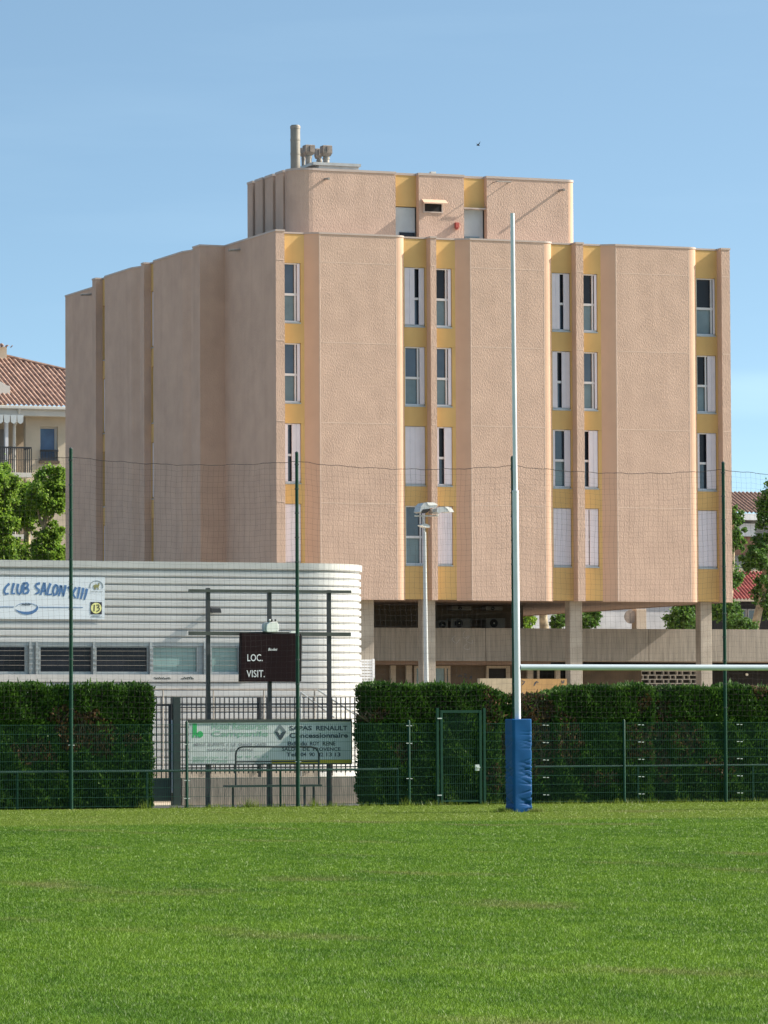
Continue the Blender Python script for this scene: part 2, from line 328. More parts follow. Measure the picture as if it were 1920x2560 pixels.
# grass: colour patches follow the turf itself (mowing bands, worn spots)
def turf_nodes(t, p, attr):
    geo = N(t, 'ShaderNodeTexCoord')
    def noise(sc, scale, det=4):
        mpn = N(t, 'ShaderNodeMapping'); mpn.inputs['Scale'].default_value = sc; t.links.new(geo.outputs['Object'], mpn.inputs[0])
        n = N(t, 'ShaderNodeTexNoise'); n.inputs['Scale'].default_value = scale; n.inputs['Detail'].default_value = det; t.links.new(mpn.outputs[0], n.inputs[0]); return n
    n1 = noise((1, 0.35, 1), 0.55, 5); n2 = noise((1, 0.5, 1), 2.6, 3)
    rp = N(t, 'ShaderNodeValToRGB'); e = rp.color_ramp.elements
    e[0].position = 0.30; e[0].color = (0.046, 0.110, 0.010, 1); e[1].position = 0.72; e[1].color = (0.128, 0.214, 0.019, 1)
    x = e.new(0.5); x.color = (0.079, 0.154, 0.013, 1)
    mx0 = N(t, 'ShaderNodeMath', operation='MULTIPLY_ADD'); mx0.inputs[1].default_value = 0.6
    t.links.new(n2.outputs[0], mx0.inputs[0])
    h = N(t, 'ShaderNodeMath', operation='MULTIPLY'); h.inputs[1].default_value = 0.55; t.links.new(n1.outputs[0], h.inputs[0]); t.links.new(h.outputs[0], mx0.inputs[2])
    fac = mx0.outputs[0]
    if attr:
        at = N(t, 'ShaderNodeAttribute', attribute_name='rnd')
        a2 = N(t, 'ShaderNodeMath', operation='MULTIPLY_ADD'); a2.inputs[1].default_value = 0.28; a2.inputs[2].default_value = -0.14; t.links.new(at.outputs['Fac'], a2.inputs[0])
        a3 = N(t, 'ShaderNodeMath', operation='ADD'); t.links.new(a2.outputs[0], a3.inputs[0]); t.links.new(fac, a3.inputs[1]); fac = a3.outputs[0]
    t.links.new(fac, rp.inputs[0])
    # the shorter yellow-green strip by the dead-ball line
    sep = N(t, 'ShaderNodeSeparateXYZ'); t.links.new(geo.outputs['Object'], sep.inputs[0])
    mr = N(t, 'ShaderNodeMapRange'); mr.inputs['From Min'].default_value = VBAND - 0.8; mr.inputs['From Max'].default_value = VBAND + 1.2
    t.links.new(sep.outputs[1], mr.inputs['Value'])
    k = N(t, 'ShaderNodeMath', operation='MULTIPLY'); k.inputs[1].default_value = 0.75; t.links.new(mr.outputs[0], k.inputs[0])
    mb_ = N(t, 'ShaderNodeMixRGB'); mb_.inputs[2].default_value = (0.17, 0.22, 0.036, 1); t.links.new(k.outputs[0], mb_.inputs[0]); t.links.new(rp.outputs[0], mb_.inputs[1])
    # worn, dry spots
    n3 = noise((0.5, 0.22, 1), 0.9, 4)
    r3 = N(t, 'ShaderNodeValToRGB'); r3.color_ramp.elements[0].position = 0.585; r3.color_ramp.elements[1].position = 0.72
    t.links.new(n3.outputs[0], r3.inputs[0])
    k3 = N(t, 'ShaderNodeMath', operation='MULTIPLY'); k3.inputs[1].default_value = 0.55; t.links.new(r3.outputs[0], k3.inputs[0])
    md = N(t, 'ShaderNodeMixRGB'); md.inputs[2].default_value = (0.19, 0.16, 0.075, 1); t.links.new(k3.outputs[0], md.inputs[0]); t.links.new(mb_.outputs[0], md.inputs[1])
    t.links.new(md.outputs[0], p.inputs['Base Color'])
    return md
VF = S(0, 100)[1]                                  # the fence line
VBAND = Fg(960, 2056)[1]
m = bpy.data.materials.new('turf'); m.use_nodes = True; turf_nodes(m.node_tree, m.node_tree.nodes['Principled BSDF'], False)
m.node_tree.nodes['Principled BSDF'].inputs['Roughness'].default_value = 0.9; m.node_tree.nodes['Principled BSDF'].inputs['Specular IOR Level'].default_value = 0.1; M['turf'] = m
m = bpy.data.materials.new('grass_blade'); m.use_nodes = True; t = m.node_tree; p = t.nodes['Principled BSDF']
p.inputs['Roughness'].default_value = 0.45; p.inputs['Specular IOR Level'].default_value = 0.22
cnode = turf_nodes(t, p, True); tr = N(t, 'ShaderNodeBsdfTranslucent'); mx = N(t, 'ShaderNodeMixShader'); mx.inputs[0].default_value = 0.35
t.links.new(cnode.outputs[0], tr.inputs[0]); t.links.new(p.outputs[0], mx.inputs[1]); t.links.new(tr.outputs[0], mx.inputs[2]); t.links.new(mx.outputs[0], t.nodes['Material Output'].inputs[0])
M['blade'] = m

# ================================================================== ground
g = MB(); g.add([(-400, -400, -0.03), (400, -400, -0.03), (400, 500, -0.03), (-400, 500, -0.03)], [(0, 1, 2, 3)]); g.struct('ground', M['dirt'])
g = MB(); g.add([(-60, CV - 15, 0), (60, CV - 15, 0), (60, VF + 0.12, 0), (-60, VF + 0.12, 0)], [(0, 1, 2, 3)]); g.struct('field', M['turf'])
g = MB(); g.add([(-60, VF + 0.12, -0.022), (60, VF + 0.12, -0.022), (60, VF + 5.3, -0.022), (-60, VF + 5.3, -0.022)], [(0, 1, 2, 3)]); g.struct('path', M['asphalt'])
g = MB(); g.add([(-60, VF + 0.35, -0.026), (60, VF + 0.35, -0.026), (60, 60, -0.026), (-60, 60, -0.026)], [(0, 1, 2, 3)]); g.struct('yard', M['yard'])

# ================================================================== the five-storey building
ZT, ZB = 18.76, 6.24
VR = 0.28                                          # recess depth
bld = thing('apartment_building', 'large pink-beige rendered building on concrete stilts with ochre window strips', 'building', (0, 0, 0))
def arc(c, r, a0, a1, n=9): return [(c[0] + r * math.cos(a0 + (a1 - a0) * i / n), c[1] + r * math.sin(a0 + (a1 - a0) * i / n)) for i in range(n + 1)]
OUT = []                                           # outline pieces: (points, material); 0 render 1 smooth 2 recess
def seg(a, b, m): OUT.append((a, b, m))
RECESS = []
uA0 = -1.685; uA1 = U(711.8, -0.3, 800)
def rec(A, B): seg(A, B, 2); RECESS.append((A, B))
cur = (uA0, -0.3)
def to(p, m):
    global cur
    if m == 2: rec(cur, p)
    else: seg(cur, p, m)
    cur = p
to((uA1, -0.3), 0); to((uA1, VR), 1)
PAN = [(0.0, 2.854), (5.594, 8.410), (11.131, 13.998)]
PILX = [((1076.4, 1091), -0.1), ((1440, 1458.5), -0.1), ((1803.2, 1824.3), -0.1)]
for k, (a, b) in enumerate(PAN):
    to((a - 0.44, VR), 2); to((a, 0), 1); to((b, 0), 0)
    r = 0.36
    for q in [(b + r * math.sin(x), VR - VR * math.cos(x)) for x in [math.pi / 2 * i / 9 for i in range(1, 10)]]: to(q, 1)
    cur = (b + r, VR)
    (xa, xb), pv = PILX[k]
    ua, ub = U(xa, pv, 700 if k < 2 else 640), U(xb, pv, 700 if k < 2 else 640)
    to((ua, VR), 2); to((ua, pv), 1); to((ub, pv), 0)
    if k < 2: to((ub, VR), 1)
uR = cur[0]; VB = 23.5
to((uR, VB), 0); to((uA0, VB), 0); to((uA0, 20.03), 0)
uL = -2.48; uP = -2.60; VRL = 0.15; uLR = uL + VRL
def vL(x, u): return Fu(x, 1000, u)[0]
pa, pb = vL(231, uP), vL(239.8, uP)
to((uA0, pa), 0); to((uP, pa), 0); to((uP, pb), 0); to((uLR, pb), 0)
for (xf, v1, xn, xp) in ((264.4, 15.96, 329.5, (354, 360.5)), (386, 10.25, 456.8, (482.9, 491))):
    vn = vL(xn, uL)
    to((uLR, v1 + 0.36), 2)
    for x in [math.pi / 2 * i / 6 for i in range(1, 7)]: to((uL + VRL * (1 - math.sin(x)), v1 + 0.36 * math.cos(x)), 0)
    to((uL, vn), 0); to((uLR, vn - 0.5), 0)
    p0, p1 = vL(xp[0], uP), vL(xp[1], uP)
    if xp[0] > 400: p1 = 4.91
    to((uLR, p0), 0); to((uP, p0), 0); to((uP, p1), 0)
    if xp[0] < 400: to((uLR, p1), 0)
to((uA0, 4.91), 0); to((uA0, -0.3), 0)
wall = MB()
outline = []
for a, b, m in OUT:
    outline.append(a)
    if m == 2: continue
    wall.add([(a[0], a[1], ZB), (b[0], b[1], ZB), (b[0], b[1], ZT), (a[0], a[1], ZT)], [(0, 1, 2, 3)], m)
JZ = [ZT - 0.977 - 2.75 * k for k in range(5)]
wall_o = wall.build('wall', [M['render'], M['smooth']], bld, fix=False)
jm = MB()
for a, b in PAN:
    for z in JZ[:4]: jm.box(a + 0.05, b - 0.03, -0.004, 0.02, z - 0.010, z + 0.010)
    jm.box(a + 0.02, a + 0.045, -0.003, 0.02, ZB + 0.02, ZT - 0.06); jm.box(b - 0.03, b - 0.005, -0.003, 0.02, ZB + 0.02, ZT - 0.06)
for (xa, xb), pv in PILX:
    for z in JZ[:4]: jm.box(U(xa, pv, 700) + 0.03, U(xb, pv, 700) - 0.03, pv - 0.004, pv + 0.02, z - 0.012, z + 0.012)
for z in JZ[:4]: jm.box(uA0 + 0.03, uA1 - 0.02, -0.31, -0.28, z - 0.012, z + 0.012)
jm.build('joint_lines', M['joint'], bld)
def offset(poly, d):
    n = len(poly); res = []
    for i in range(n):
        p0, p1, p2 = poly[i - 1], poly[i], poly[(i + 1) % n]
        def nrm(a, b):
            l = math.hypot(b[0] - a[0], b[1] - a[1]) or 1; return ((b[1] - a[1]) / l, -(b[0] - a[0]) / l)
        n1, n2 = nrm(p0, p1), nrm(p1, p2); k = 1 + n1[0] * n2[0] + n1[1] * n2[1]
        k = max(k, 0.3); res.append((p1[0] + (n1[0] + n2[0]) / k * d, p1[1] + (n1[1] + n2[1]) / k * d))
    return res
def clean(poly):
    r = []
    for p in poly:
        if not r or math.hypot(p[0] - r[-1][0], p[1] - r[-1][1]) > 0.02: r.append(p)
    if math.hypot(r[0][0] - r[-1][0], r[0][1] - r[-1][1]) < 0.02: r.pop()
    return r
outline = clean(outline)
MB().prism(offset(outline, 0.02), ZT - 0.01, ZT + 0.05).build('roof', M['cap'], bld, fix=True)
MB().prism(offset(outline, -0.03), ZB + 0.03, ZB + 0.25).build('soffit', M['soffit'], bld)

# storeys
zw1 = Z(658, VR + 0.1, 735); zw0 = Z(806, VR + 0.1, 735)
HW = zw1 - zw0
def window(root, A, t, n, s0, s1, z0, z1, lf, rf, open_=False, solid=False):
    W_ = s1 - s0; fr = MB(); b = 0.045
    o = lambda a0, a1, d0, d1, y0, y1: fr.obox(A, t, n, a0, a1, d0, d1, y0, y1)
    o(s0, s0 + b, 0.07, 0.16, z0, z1); o(s1 - b, s1, 0.07, 0.16, z0, z1)
    o(s0 + b, s1 - b, 0.07, 0.16, z1 - b, z1); o(s0 + b, s1 - b, 0.07, 0.16, z0, z0 + b * 1.2)
    zt = z0 + (z1 - z0) * 0.47
    g0, g1 = s0 + b, s1 - b
    ga = s0 + W_ * lf + 0.01 if lf else g0; gb = s1 - W_ * rf - 0.01 if rf else g1
    full = lf + rf > 0.95
    if not full:
        o(g0, g1, 0.10, 0.15, zt - 0.04, zt + 0.04)
        if gb - ga > 0.35: o(gb - 0.06, gb - 0.01, 0.09, 0.145, z0 + b * 1.2, z1 - b)
    f = fr.build('window', M['white'], root)
    MB().obox(A, t, n, g0, g1, 0.165, 0.19, zt, z1 - b).build('pane', M['pane_unlit'] if open_ else M['glass'], f)
    MB().obox(A, t, n, g0, g1, 0.165, 0.19, z0 + b, zt).build('pane', M['glass_low'] if not full and not (lf + rf > 0.5) else M['glass'], f)
    for (a0, a1) in ((s0, s0 + W_ * lf), (s1 - W_ * rf, s1)):
        if a1 - a0 < 0.03: continue
        k = max(1, round((a1 - a0) / 0.2)); sh = MB()
        for i in range(k):
            q0 = a0 + (a1 - a0) * i / k; q1 = a0 + (a1 - a0) * (i + 1) / k
            sh.obox(A, t, n, q0 + 0.006, q1 - 0.006, 0.035, 0.06, z0 + 0.05, z1 - 0.02); sh.obox(A, t, n, q0, q1, 0.045, 0.065, z0 + 0.05, z1 - 0.02)
        sh.build('shutter', M['shutter'], f)
    MB().obox(A, t, n, s0 - 0.01, s1 + 0.01, -0.015, 0.16, z0 - 0.05, z0 - 0.005).build('sill', M['alu'], f)
ST_ = [ # rows top to bottom for each front column: left shutter, right shutter, open
 [(0, .14, 0), (0, .14, 0), (.42, .40, 0), (.55, .45, 0)],
 [(.52, .27, 1), (0, .25, 0), (.5, .5, 0), (0, .16, 0)],
 [(0, .17, 1), (0, .17, 0), (.33, .40, 1), (.5, .5, 0)],
 [(.46, .34, 1), (.30, .46, 1), (.14, .34, 0), (.5, .5, 0)],
 [(0, .14, 1), (0, .14, 0), (.28, .50, 1), (.47, .48, 1)],
 [(0, .10, 1), (0, .42, 1), (.13, .50, 1), (.5, .5, 0)],
]
spn = 0
for i, (A, B) in enumerate(RECESS):
    L = math.hypot(B[0] - A[0], B[1] - A[1])
    front = i < 6
    t_ = ((B[0] - A[0]) / L, (B[1] - A[1]) / L); n_ = (t_[1], -t_[0])
    sA, sB = (0.0, L - (0.14 if i in (0, 2, 4) else 0.07)) if front else (0.03, L - 0.03)
    if i in (1, 3, 5): sA = 0.05
    back = MB().obox(A, t_, n_, -0.0, L, 0.20, 0.24, ZB + 0.03, ZT - 0.02).build('recess_back', M['dark'], bld)
    if i == 6 or i >= 6 and L < 0.25: pass
    sp_ = MB(); zs = ZT - 0.02
    for r in range(4):
        z1 = zw1 - 2.75 * r; z0 = z1 - HW
        sp_ = MB().obox(A, t_, n_, 0, L, 0.0, 0.2, z1 + 0.003, zs); sp_.build('spandrel', M['yellow'], bld); zs = z0 - 0.052
        if sA > 0.004: MB().obox(A, t_, n_, 0, sA - 0.004, 0.0, 0.2, z0 - 0.05, z1).build('reveal', M['yellow'], bld)
        MB().obox(A, t_, n_, sB + 0.012, L, 0.0, 0.2, z0 - 0.05, z1).build('reveal', M['yellow'], bld)
        if L > 0.35:
            lf, rf, op = ST_[i][r] if front else ((0, 0.3, 0), (0.5, 0.5, 0), (0, 0.2, 0), (0.4, 0.3, 0))[(r + i) % 4]
            window(bld, A, t_, n_, sA, sB, z0, z1, lf, rf, bool(op))
    MB().obox(A, t_, n_, 0, L, 0.0, 0.2, ZB + 0.03, zs).build('spandrel', M['yellow'], bld)

# rooftop storey
VP = 3.0
up0 = U(782, VP, 480); zP = Fv(782, 424, VP)[1]
x_ = [U(a, VP, 500) for a in (989, 1047, 1160, 1217, 1420, 1437)]
pk = MB(); rad = 0.75
uPL = up0 - rad
pts = [(x_[4] + 0.0, VP)]
front_pts = [(uPL + rad - rad * math.cos(a), VP + rad - rad * math.sin(a)) for a in [math.pi / 2 * i / 8 for i in range(9)]]
def pw(a, b, m, z0=ZT + 0.02, z1=None): pk.add([(a[0], a[1], z0), (b[0], b[1], z0), (b[0], b[1], z1 or zP), (a[0], a[1], z1 or zP)], [(0, 1, 2, 3)], m)
for a, b in zip(front_pts[:-1], front_pts[1:]): pw(a, b, 0)
pw((up0, VP), (x_[0], VP), 0); pw((x_[1], VP), (x_[2], VP), 0); pw((x_[3], VP), (x_[4], VP), 0)
for a in (x_[0], x_[1], x_[2], x_[3]): pw((a, VP), (a, VP + 0.25), 1)
rr = x_[5] - x_[4]
rr = max(0.3, rr)
ra = [(x_[4] + rr * math.sin(a), VP + rr - rr * math.cos(a)) for a in [math.pi / 2 * i / 8 for i in range(9)]]
for a, b in zip(ra[:-1], ra[1:]): pw(a, b, 1)
VE = Fu(618.7, 520, uPL - 0.02)[0]
pw(ra[-1], (ra[-1][0], VE), 0); pw((ra[-1][0], VE), (uPL, VE), 0)
vs_ = [Fu(716, 480, uPL)[0]]
pw((uPL, vs_[0]), front_pts[0], 0)
poly = [front_pts[0]] + front_pts[1:] + [(x_[0], VP), (x_[0], VP + .25), (x_[1], VP + .25), (x_[1], VP), (x_[2], VP), (x_[2], VP + .25), (x_[3], VP + .25), (x_[3], VP)] + ra + [(ra[-1][0], VE)]
vcur = vs_[0]; left = [(uPL, vcur)]
for k in range(4):                                # fins of the left side
    xf, xe = ((708, 689), (682, 663), (656.5, 638), (631.5, 618.7))[k]
    v0 = Fu(xf, 500, uPL - 0.02)[0]; v1 = Fu(xe, 520, uPL - 0.02)[0]
    pw((uPL + 0.3, v0), (uPL + 0.3, vcur), 1); pw((uPL - 0.02, v0), (uPL + 0.3, v0), 0); pw((uPL - 0.02, v1), (uPL - 0.02, v0), 0); pw((uPL + .3, v1), (uPL - .02, v1), 0)
    pw((uPL, vcur), (uPL + 0.3, vcur), 0)
    left += [(uPL + .3, vcur), (uPL + .3, v0), (uPL - .02, v0), (uPL - .02, v1)]; vcur = v1
pk_o = pk.build('rooftop_wall', [M['render'], M['smooth']], bld, fix=False)
full = clean(poly + left[::-1])
MB().prism(offset(full, 0.02), zP - 0.02, zP + 0.06).build('rooftop_roof', M['cap'], bld)
for k, (a, b, yy) in enumerate(((x_[0], x_[1], 516.6), (x_[2], x_[3], 521))):
    zz = Fv(1018 if k == 0 else 1188, yy, VP + .25)[1]
    MB().box(a, b, VP + 0.25, VP + 0.4, zz, zP - 0.02).build('spandrel', M['yellow'], bld)
    f = MB().box(a + 0.03, b - 0.03, VP + 0.29, VP + 0.36, ZT + 0.05, zz - 0.03).build('window_panel', M['panel_blue'], bld)
    (MB().box(a + .25, b - .06, VP + 0.25, VP + 0.285, ZT + 0.1, Fv(1018, 579, VP)[1]) if k == 0 else MB().box(a + .12, b - .2, VP + 0.25, VP + 0.285, ZT + 0.1, Fv(1188, 590, VP)[1])).build('louvre', M['pane_unlit'] if k == 0 else M['glass_low'], f)
MB().box(x_[2] - 0.01, x_[3] + 0.01, VP + 0.05, VP + 0.32, Fv(1188, 521, VP)[1] - 0.02, Fv(1188, 521, VP)[1] + 0.03).build('ledge', M['cap'], bld)
# vent opening with a small hood, red box, jogs and spouts
a, z1 = Fv(1061, 509, VP); b, z0 = Fv(1103.5, 530, VP)
vh = MB().box(a - .06, b + .06, VP - 0.03, VP + 0.01, z0 - .05, z0).box(a - .06, a, VP - .03, VP + .01, z0, z1).box(b, b + .06, VP - .03, VP + .01, z0, z1).box(a - .06, b + .06, VP - .03, VP + .01, z1, z1 + .05).build('vent', M['cap'], bld)
MB().box(a, b, VP - 0.012, VP + 0.005, z0, z1).build('opening', M['dark'], vh)
MB().add([(a - .1, VP - .01, z1 + .16), (b + .15, VP - .01, z1 + .16), (b + .1, VP - .4, z1 - 0.0), (a - .18, VP - .4, z1 - 0.0), (a - .1, VP - .01, z1 + .13), (b + .15, VP - .01, z1 + .13), (b + .1, VP - .4, z1 - .03), (a - .18, VP - .4, z1 - .03)], [(0, 1, 2, 3), (4, 7, 6, 5), (0, 3, 7, 4), (1, 5, 6, 2), (3, 2, 6, 7), (0, 4, 5, 1)]) if False else None
hd = MB(); hd.add([(a - .1, VP - .01, z1 + .16), (b + .15, VP - .01, z1 + .16), (b + .1, VP - .4, z1), (a - .18, VP - .4, z1), (a - .1, VP - .01, z1 + .12), (b + .15, VP - .01, z1 + .12), (b + .1, VP - .4, z1 - .04), (a - .18, VP - .4, z1 - .04)],
 [(0, 1, 2, 3), (4, 7, 6, 5), (0, 3, 7, 4), (1, 5, 6, 2), (3, 2, 6, 7), (0, 4, 5, 1)]); hd.build('hood', M['smooth'], vh)
a, z1 = Fv(1136, 557, VP); b, z0 = Fv(1145, 574, VP)
MB().box(a, b, VP - .14, VP, z0 + .06, z1).box(a + .03, b - .02, VP - .1, VP, z0, z0 + .06).build('alarm_box', M['red_box'], bld)
def spout(x, y, v, L=0.38):
    u, z = Fv(x, y, v); MB().tube([(u, v + 0.02, z + .03), (u, v - L, z)], 0.045, 8).build('spout', M['steel_dull'], bld)
spout(1399, 478, VP, 0.42); spout(812, 450, VP, 0.42)
def spout_u(x, y, u):
    v, z = Fu(x, y, u); MB().tube([(u + .02, v, z + .03), (u - 0.42, v, z)], 0.045, 8).build('spout', M['steel_dull'], bld)
spout_u(600, 627, uA0); spout_u(228, 738, uA0)
a, z1 = Fv(1233, 451, VP); b, z0 = Fv(1268, 458, VP)
MB().tube([(a, VP, z0), (a, VP - .35, z0)], .02, 6).tube([(b, VP, z0), (b, VP - .35, z0)], .02, 6).tube([(a, VP - .35, z0), (b, VP - .35, z0)], .02, 6).build('bracket', M['steel_dull'], bld)
# chimney, cowls, hatch
def at(x, v): return U(x, v, 400)
vc = VP + 2.2; u = at(738.5, vc); zt = Fv(738, 313, vc)[1]; r_ = (at(750, vc) - at(727, vc)) / 2
M['flue'] = mat('flue_metal', (0.24, 0.22, 0.19), 0.5, 0.2, var=0.2, vs=2, stain=0.3)
c = MB().tube([(u, vc, zP), (u, vc, zt - .12), (u, vc, zt)], [r_, r_, r_ * 0.86], 20)
for y in (350, 385): zz = Fv(738, y, vc)[1]; c.tube([(u, vc, zz - .03), (u, vc, zz + .03)], r_ * 1.05, 20)
ch = c.build('chimney', M['flue'], bld, smooth=True)
c = MB().tube([(u, vc, zt - .13), (u, vc, zt - .03)], r_ * 1.06, 20).build('collar', M['steel_dull'], ch, smooth=True)
for k, (x0, x1, yt, yb, vq, p0, p1) in enumerate(((752, 765, 370, 392, VP + 3.6, 754, 763), (760, 784, 363, 388, VP + 2.6, 764.5, 779), (788, 803, 372, 397, VP + 3.6, 792, 805), (803.5, 827, 364.5, 391, VP + 2.6, 808, 823))):
    ua, ub = at(x0, vq), at(x1, vq); ztop = Fv((x0 + x1) / 2, yt, vq)[1]; zbt = Fv((x0 + x1) / 2, yb, vq)[1]
    pu = (at(p0, vq) + at(p1, vq)) / 2; pr = (at(p1, vq) - at(p0, vq)) / 2
    pipe = MB().tube([(pu, vq, zP), (pu, vq, zbt)], pr, 14).tube([(pu, vq, zbt - .1), (pu, vq, zbt - .05)], pr * 1.15, 14).build('vent_pipe', M['steel_dull'], bld, smooth=True)
    hw = (ub - ua) / 2; cu = (ua + ub) / 2; d = hw * 0.95; h = MB()
    zz = zbt + (ztop - zbt) * 0.3
    q = lambda f, z: [(cu - hw * f, vq - d * f, z), (cu + hw * f, vq - d * f, z), (cu + hw * f, vq + d * f, z), (cu - hw * f, vq + d * f, z)]
    ring = [q(0.72, zbt), q(1.0, zz), q(0.96, ztop - .02), q(0.86, ztop)]
    for r0, r1 in zip(ring[:-1], ring[1:]): h.add(r0 + r1, [(i, (i + 1) % 4, 4 + (i + 1) % 4, 4 + i) for i in range(4)])
    h.add(ring[0], [(3, 2, 1, 0)]); h.add(ring[-1], [(0, 1, 2, 3)])
    h.box(cu - .025, cu + .025, vq - d - .02, vq + d + .02, zz, ztop - .04)
    h.build('cowl', M['cowl'], pipe)
ua, ub = at(790, VP + 2), at(889, VP + 2); zz = Fv(840, 411, VP + 2)[1]
MB().box(ua, ub, VP + 1.7, VP + 3.0, zP + .03, zz - .1).box(ua - .25, ub + .05, VP + 1.6, VP + 3.1, zz - .1, zz).build('roof_hatch', M['steel'], bld)
MB().box(at(1078, VP + 1), at(1090, VP + 1), VP + 1, VP + 1.2, zP + .03, Fv(1084, 429, VP + 1)[1]).build('roof_box', M['pale'], bld)

# stilts
def column(x0, x1, vf, name='column', zt=ZB + 0.03):
    ua, ub = U(x0, vf, 1600), U(x1, vf, 1600)
    MB().box(ua, ub, vf, vf + 0.42, -0.02, zt).build(name, M['concrete'], bld, bevel=0.02)
column(1056.5, 1088.8, 0.55); column(1425, 1456, 0.55); column(1752, 1780, 0.55)
column(1591, 1616.5, 9.0); column(1128, 1160, 9.0); column(900, 935, 0.55)
# dark plant room under the left half
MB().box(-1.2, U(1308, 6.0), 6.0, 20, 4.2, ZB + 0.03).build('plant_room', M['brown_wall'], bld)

# air conditioners on the plant-room wall
acs = [(590, 755, 210, 300), (880, 1025, 215, 300), (578, 750, 365, 452), (884, 1045, 365, 452), (470, 555, 385, 460)]
for k, (a, b, t0, b0) in enumerate(acs):
    xa, xb, ya, yb = 960 + a / 3.456, 960 + b / 3.456, 1440 + t0 / 3.456, 1440 + b0 / 3.456
    v = 5.55; ua, z1 = Fv(xa, ya, v); ub, z0 = Fv(xb, yb, v); z1 = min(z1, ZB - 0.02)
    lab = ['upper air conditioner nearest the concrete column, under the building', 'upper air conditioner nearest the white goal post, under the building', 'lower air conditioner with round fan, second from the concrete column', 'lower air conditioner with round fan nearest the white goal post', 'small lower air conditioner right beside the concrete column'][k]
    ac = thing('air_conditioner', lab, 'air conditioner', ((ua + ub) / 2, v, z0), 'air conditioners in the shade under the building')
    MB().box(ua, ub, v, 6.0, z0, z1).build('casing', M['ac'], ac, bevel=0.02)
    cu = ua + (ub - ua) * 0.4; cz = (z0 + z1) / 2; rad_ = min((ub - ua) * 0.34, (z1 - z0) * 0.42)
    fan = MB().tube([(cu, v - .02, cz), (cu, v + .01, cz)], rad_, 20).build('fan_grille', M['dark'], ac)
    MB().tube([(cu, v - .04, cz), (cu, v - .02, cz)], rad_ * .18, 10).build('hub', M['pale'], fan)

# ================================================================== concrete podium with terrace parapet
VPAR = 2.3
pod = thing('podium', 'grey concrete terrace parapet and shaded ground floor beneath the stilted building', 'terrace', (5, VPAR, 0))
zp1 = Z(1570.5, VPAR, 1240); zp0 = Z(1652.5, VPAR, 1240)
xl, xr = U(880, VPAR), U(1920, VPAR) + 4
xs = [xl] + [U(x, VPAR) for x in (1214, 1622, 1820)] + [xr]
for a, b in zip(xs[:-1], xs[1:]): MB().box(a + .008, b - .008, VPAR, VPAR + 0.22, zp0, zp1).build('parapet', M['board_concrete'], pod)
MB().box(xl, xr, VPAR + .22, 30, zp0 + .02, zp0 + .3).build('slab', M['concrete'], pod)
VG = 4.2
xm = U(1330, VG)
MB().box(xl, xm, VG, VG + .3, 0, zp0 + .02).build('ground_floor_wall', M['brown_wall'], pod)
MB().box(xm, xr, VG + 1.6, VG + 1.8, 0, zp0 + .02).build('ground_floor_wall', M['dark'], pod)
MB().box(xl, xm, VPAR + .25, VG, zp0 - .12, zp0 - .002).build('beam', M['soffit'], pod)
def gpx(x): return U(960 + x / 3.456, VG - .1)
for a, b in ((55, 100), (190, 240), (1235, 1275), (1480, 1520)):
    MB().box(gpx(a), gpx(b), VG - .12, VG, 0, zp0 - .13).build('pier', M['concrete'], pod)
for a, b in ((262, 575), (885, 1090), (1270, 1345)):
    ua, ub = gpx(a), gpx(b); zt_ = Z(1440 + 775 / 3.456, VG)
    f = MB().box(ua, ua + .09, VG - .08, VG - .002, 2.0, zt_).box(ub - .09, ub, VG - .08, VG - .002, 2.0, zt_).box(ua + .09, ub - .09, VG - .08, VG - .002, zt_ - .09, zt_)
    if b - a > 200: f.box(ua + (ub - ua) * .84, ua + (ub - ua) * .84 + .08, VG - .08, VG - .002, 2.0, zt_ - .09)
    f = f.build('window', M['concrete'], pod)
    MB().box(ua + .09, ub - .09, VG - .03, VG - .004, 2.0, zt_ - .09).build('pane', M['dark'] if a > 600 else M['glass_low'], f)
# pierced block screen
cl = MB(); v0 = VG + .3
def cpx(x, y): return Fv(1440 + x / 3.456, 1440 + y / 3.456, v0)
ca = cpx(565, 820); cb = cpx(1040, 965)
rows, cols = 4, 8
cw = (cb[0] - ca[0]) / cols; rh = (ca[1] - cb[1]) / rows * 1.0
for j in range(rows + 1):
    cl.box(ca[0], cb[0], v0, v0 + .15, ca[1] - j * rh - .018, ca[1] - j * rh + .018)
for j in range(rows):
    for i in range(cols + 1):
        x = ca[0] + i * cw + (cw * 0.25 if (i + j) % 2 else 0)
        cl.box(x - .018, x + .018, v0 + .004, v0 + .146, ca[1] - (j + 1) * rh, ca[1] - j * rh)
cl.build('block_screen', M['sill'], pod)
MB().box(gpx(1640), ca[0], v0, v0 + .15, 0, zp0 - .13).build('screen_wall', M['brown_wall'], pod)
for x in (1481, 1869):
    u, z = Fv(x, 1686, VG + 1.5); MB().tube([(u, VG + 1.54, z), (u, VG + 1.6, z)], 0.05, 12).build('round_lamp', M['lamp_white'], pod)
# painted low wall with graffiti
vlw = -4.0
a = U(1303, vlw); b = U(1417, vlw); c0 = U(1200, vlw)
lw = thing('low_wall', 'low ochre and cream wall with dark graffiti behind the bare hedge', 'wall', ((a + b) / 2, vlw, 0))
MB().box(a, b, vlw, vlw + .25, 0, Z(1697, vlw, 1360)).build('ochre_section', M['orange'], lw)
MB().box(c0, a - .005, vlw + .01, vlw + .24, 0, Z(1696, vlw, 1250)).build('cream_section', M['cream_paint'], lw)
gf = MB()
for pts in ([(1305, 1702), (1312, 1704), (1306, 1712)], [(1335, 1714), (1341, 1704), (1346, 1706)], [(1341, 1704), (1336, 1709)], [(1404, 1701), (1406, 1708), (1409, 1707), (1410, 1701)]):
    gf.stroke([Fv(x, y, vlw) for x, y in pts], .035, vlw - .006, vlw - .001)
gf.build('graffiti', M['t_navy'], lw)
gf = MB()
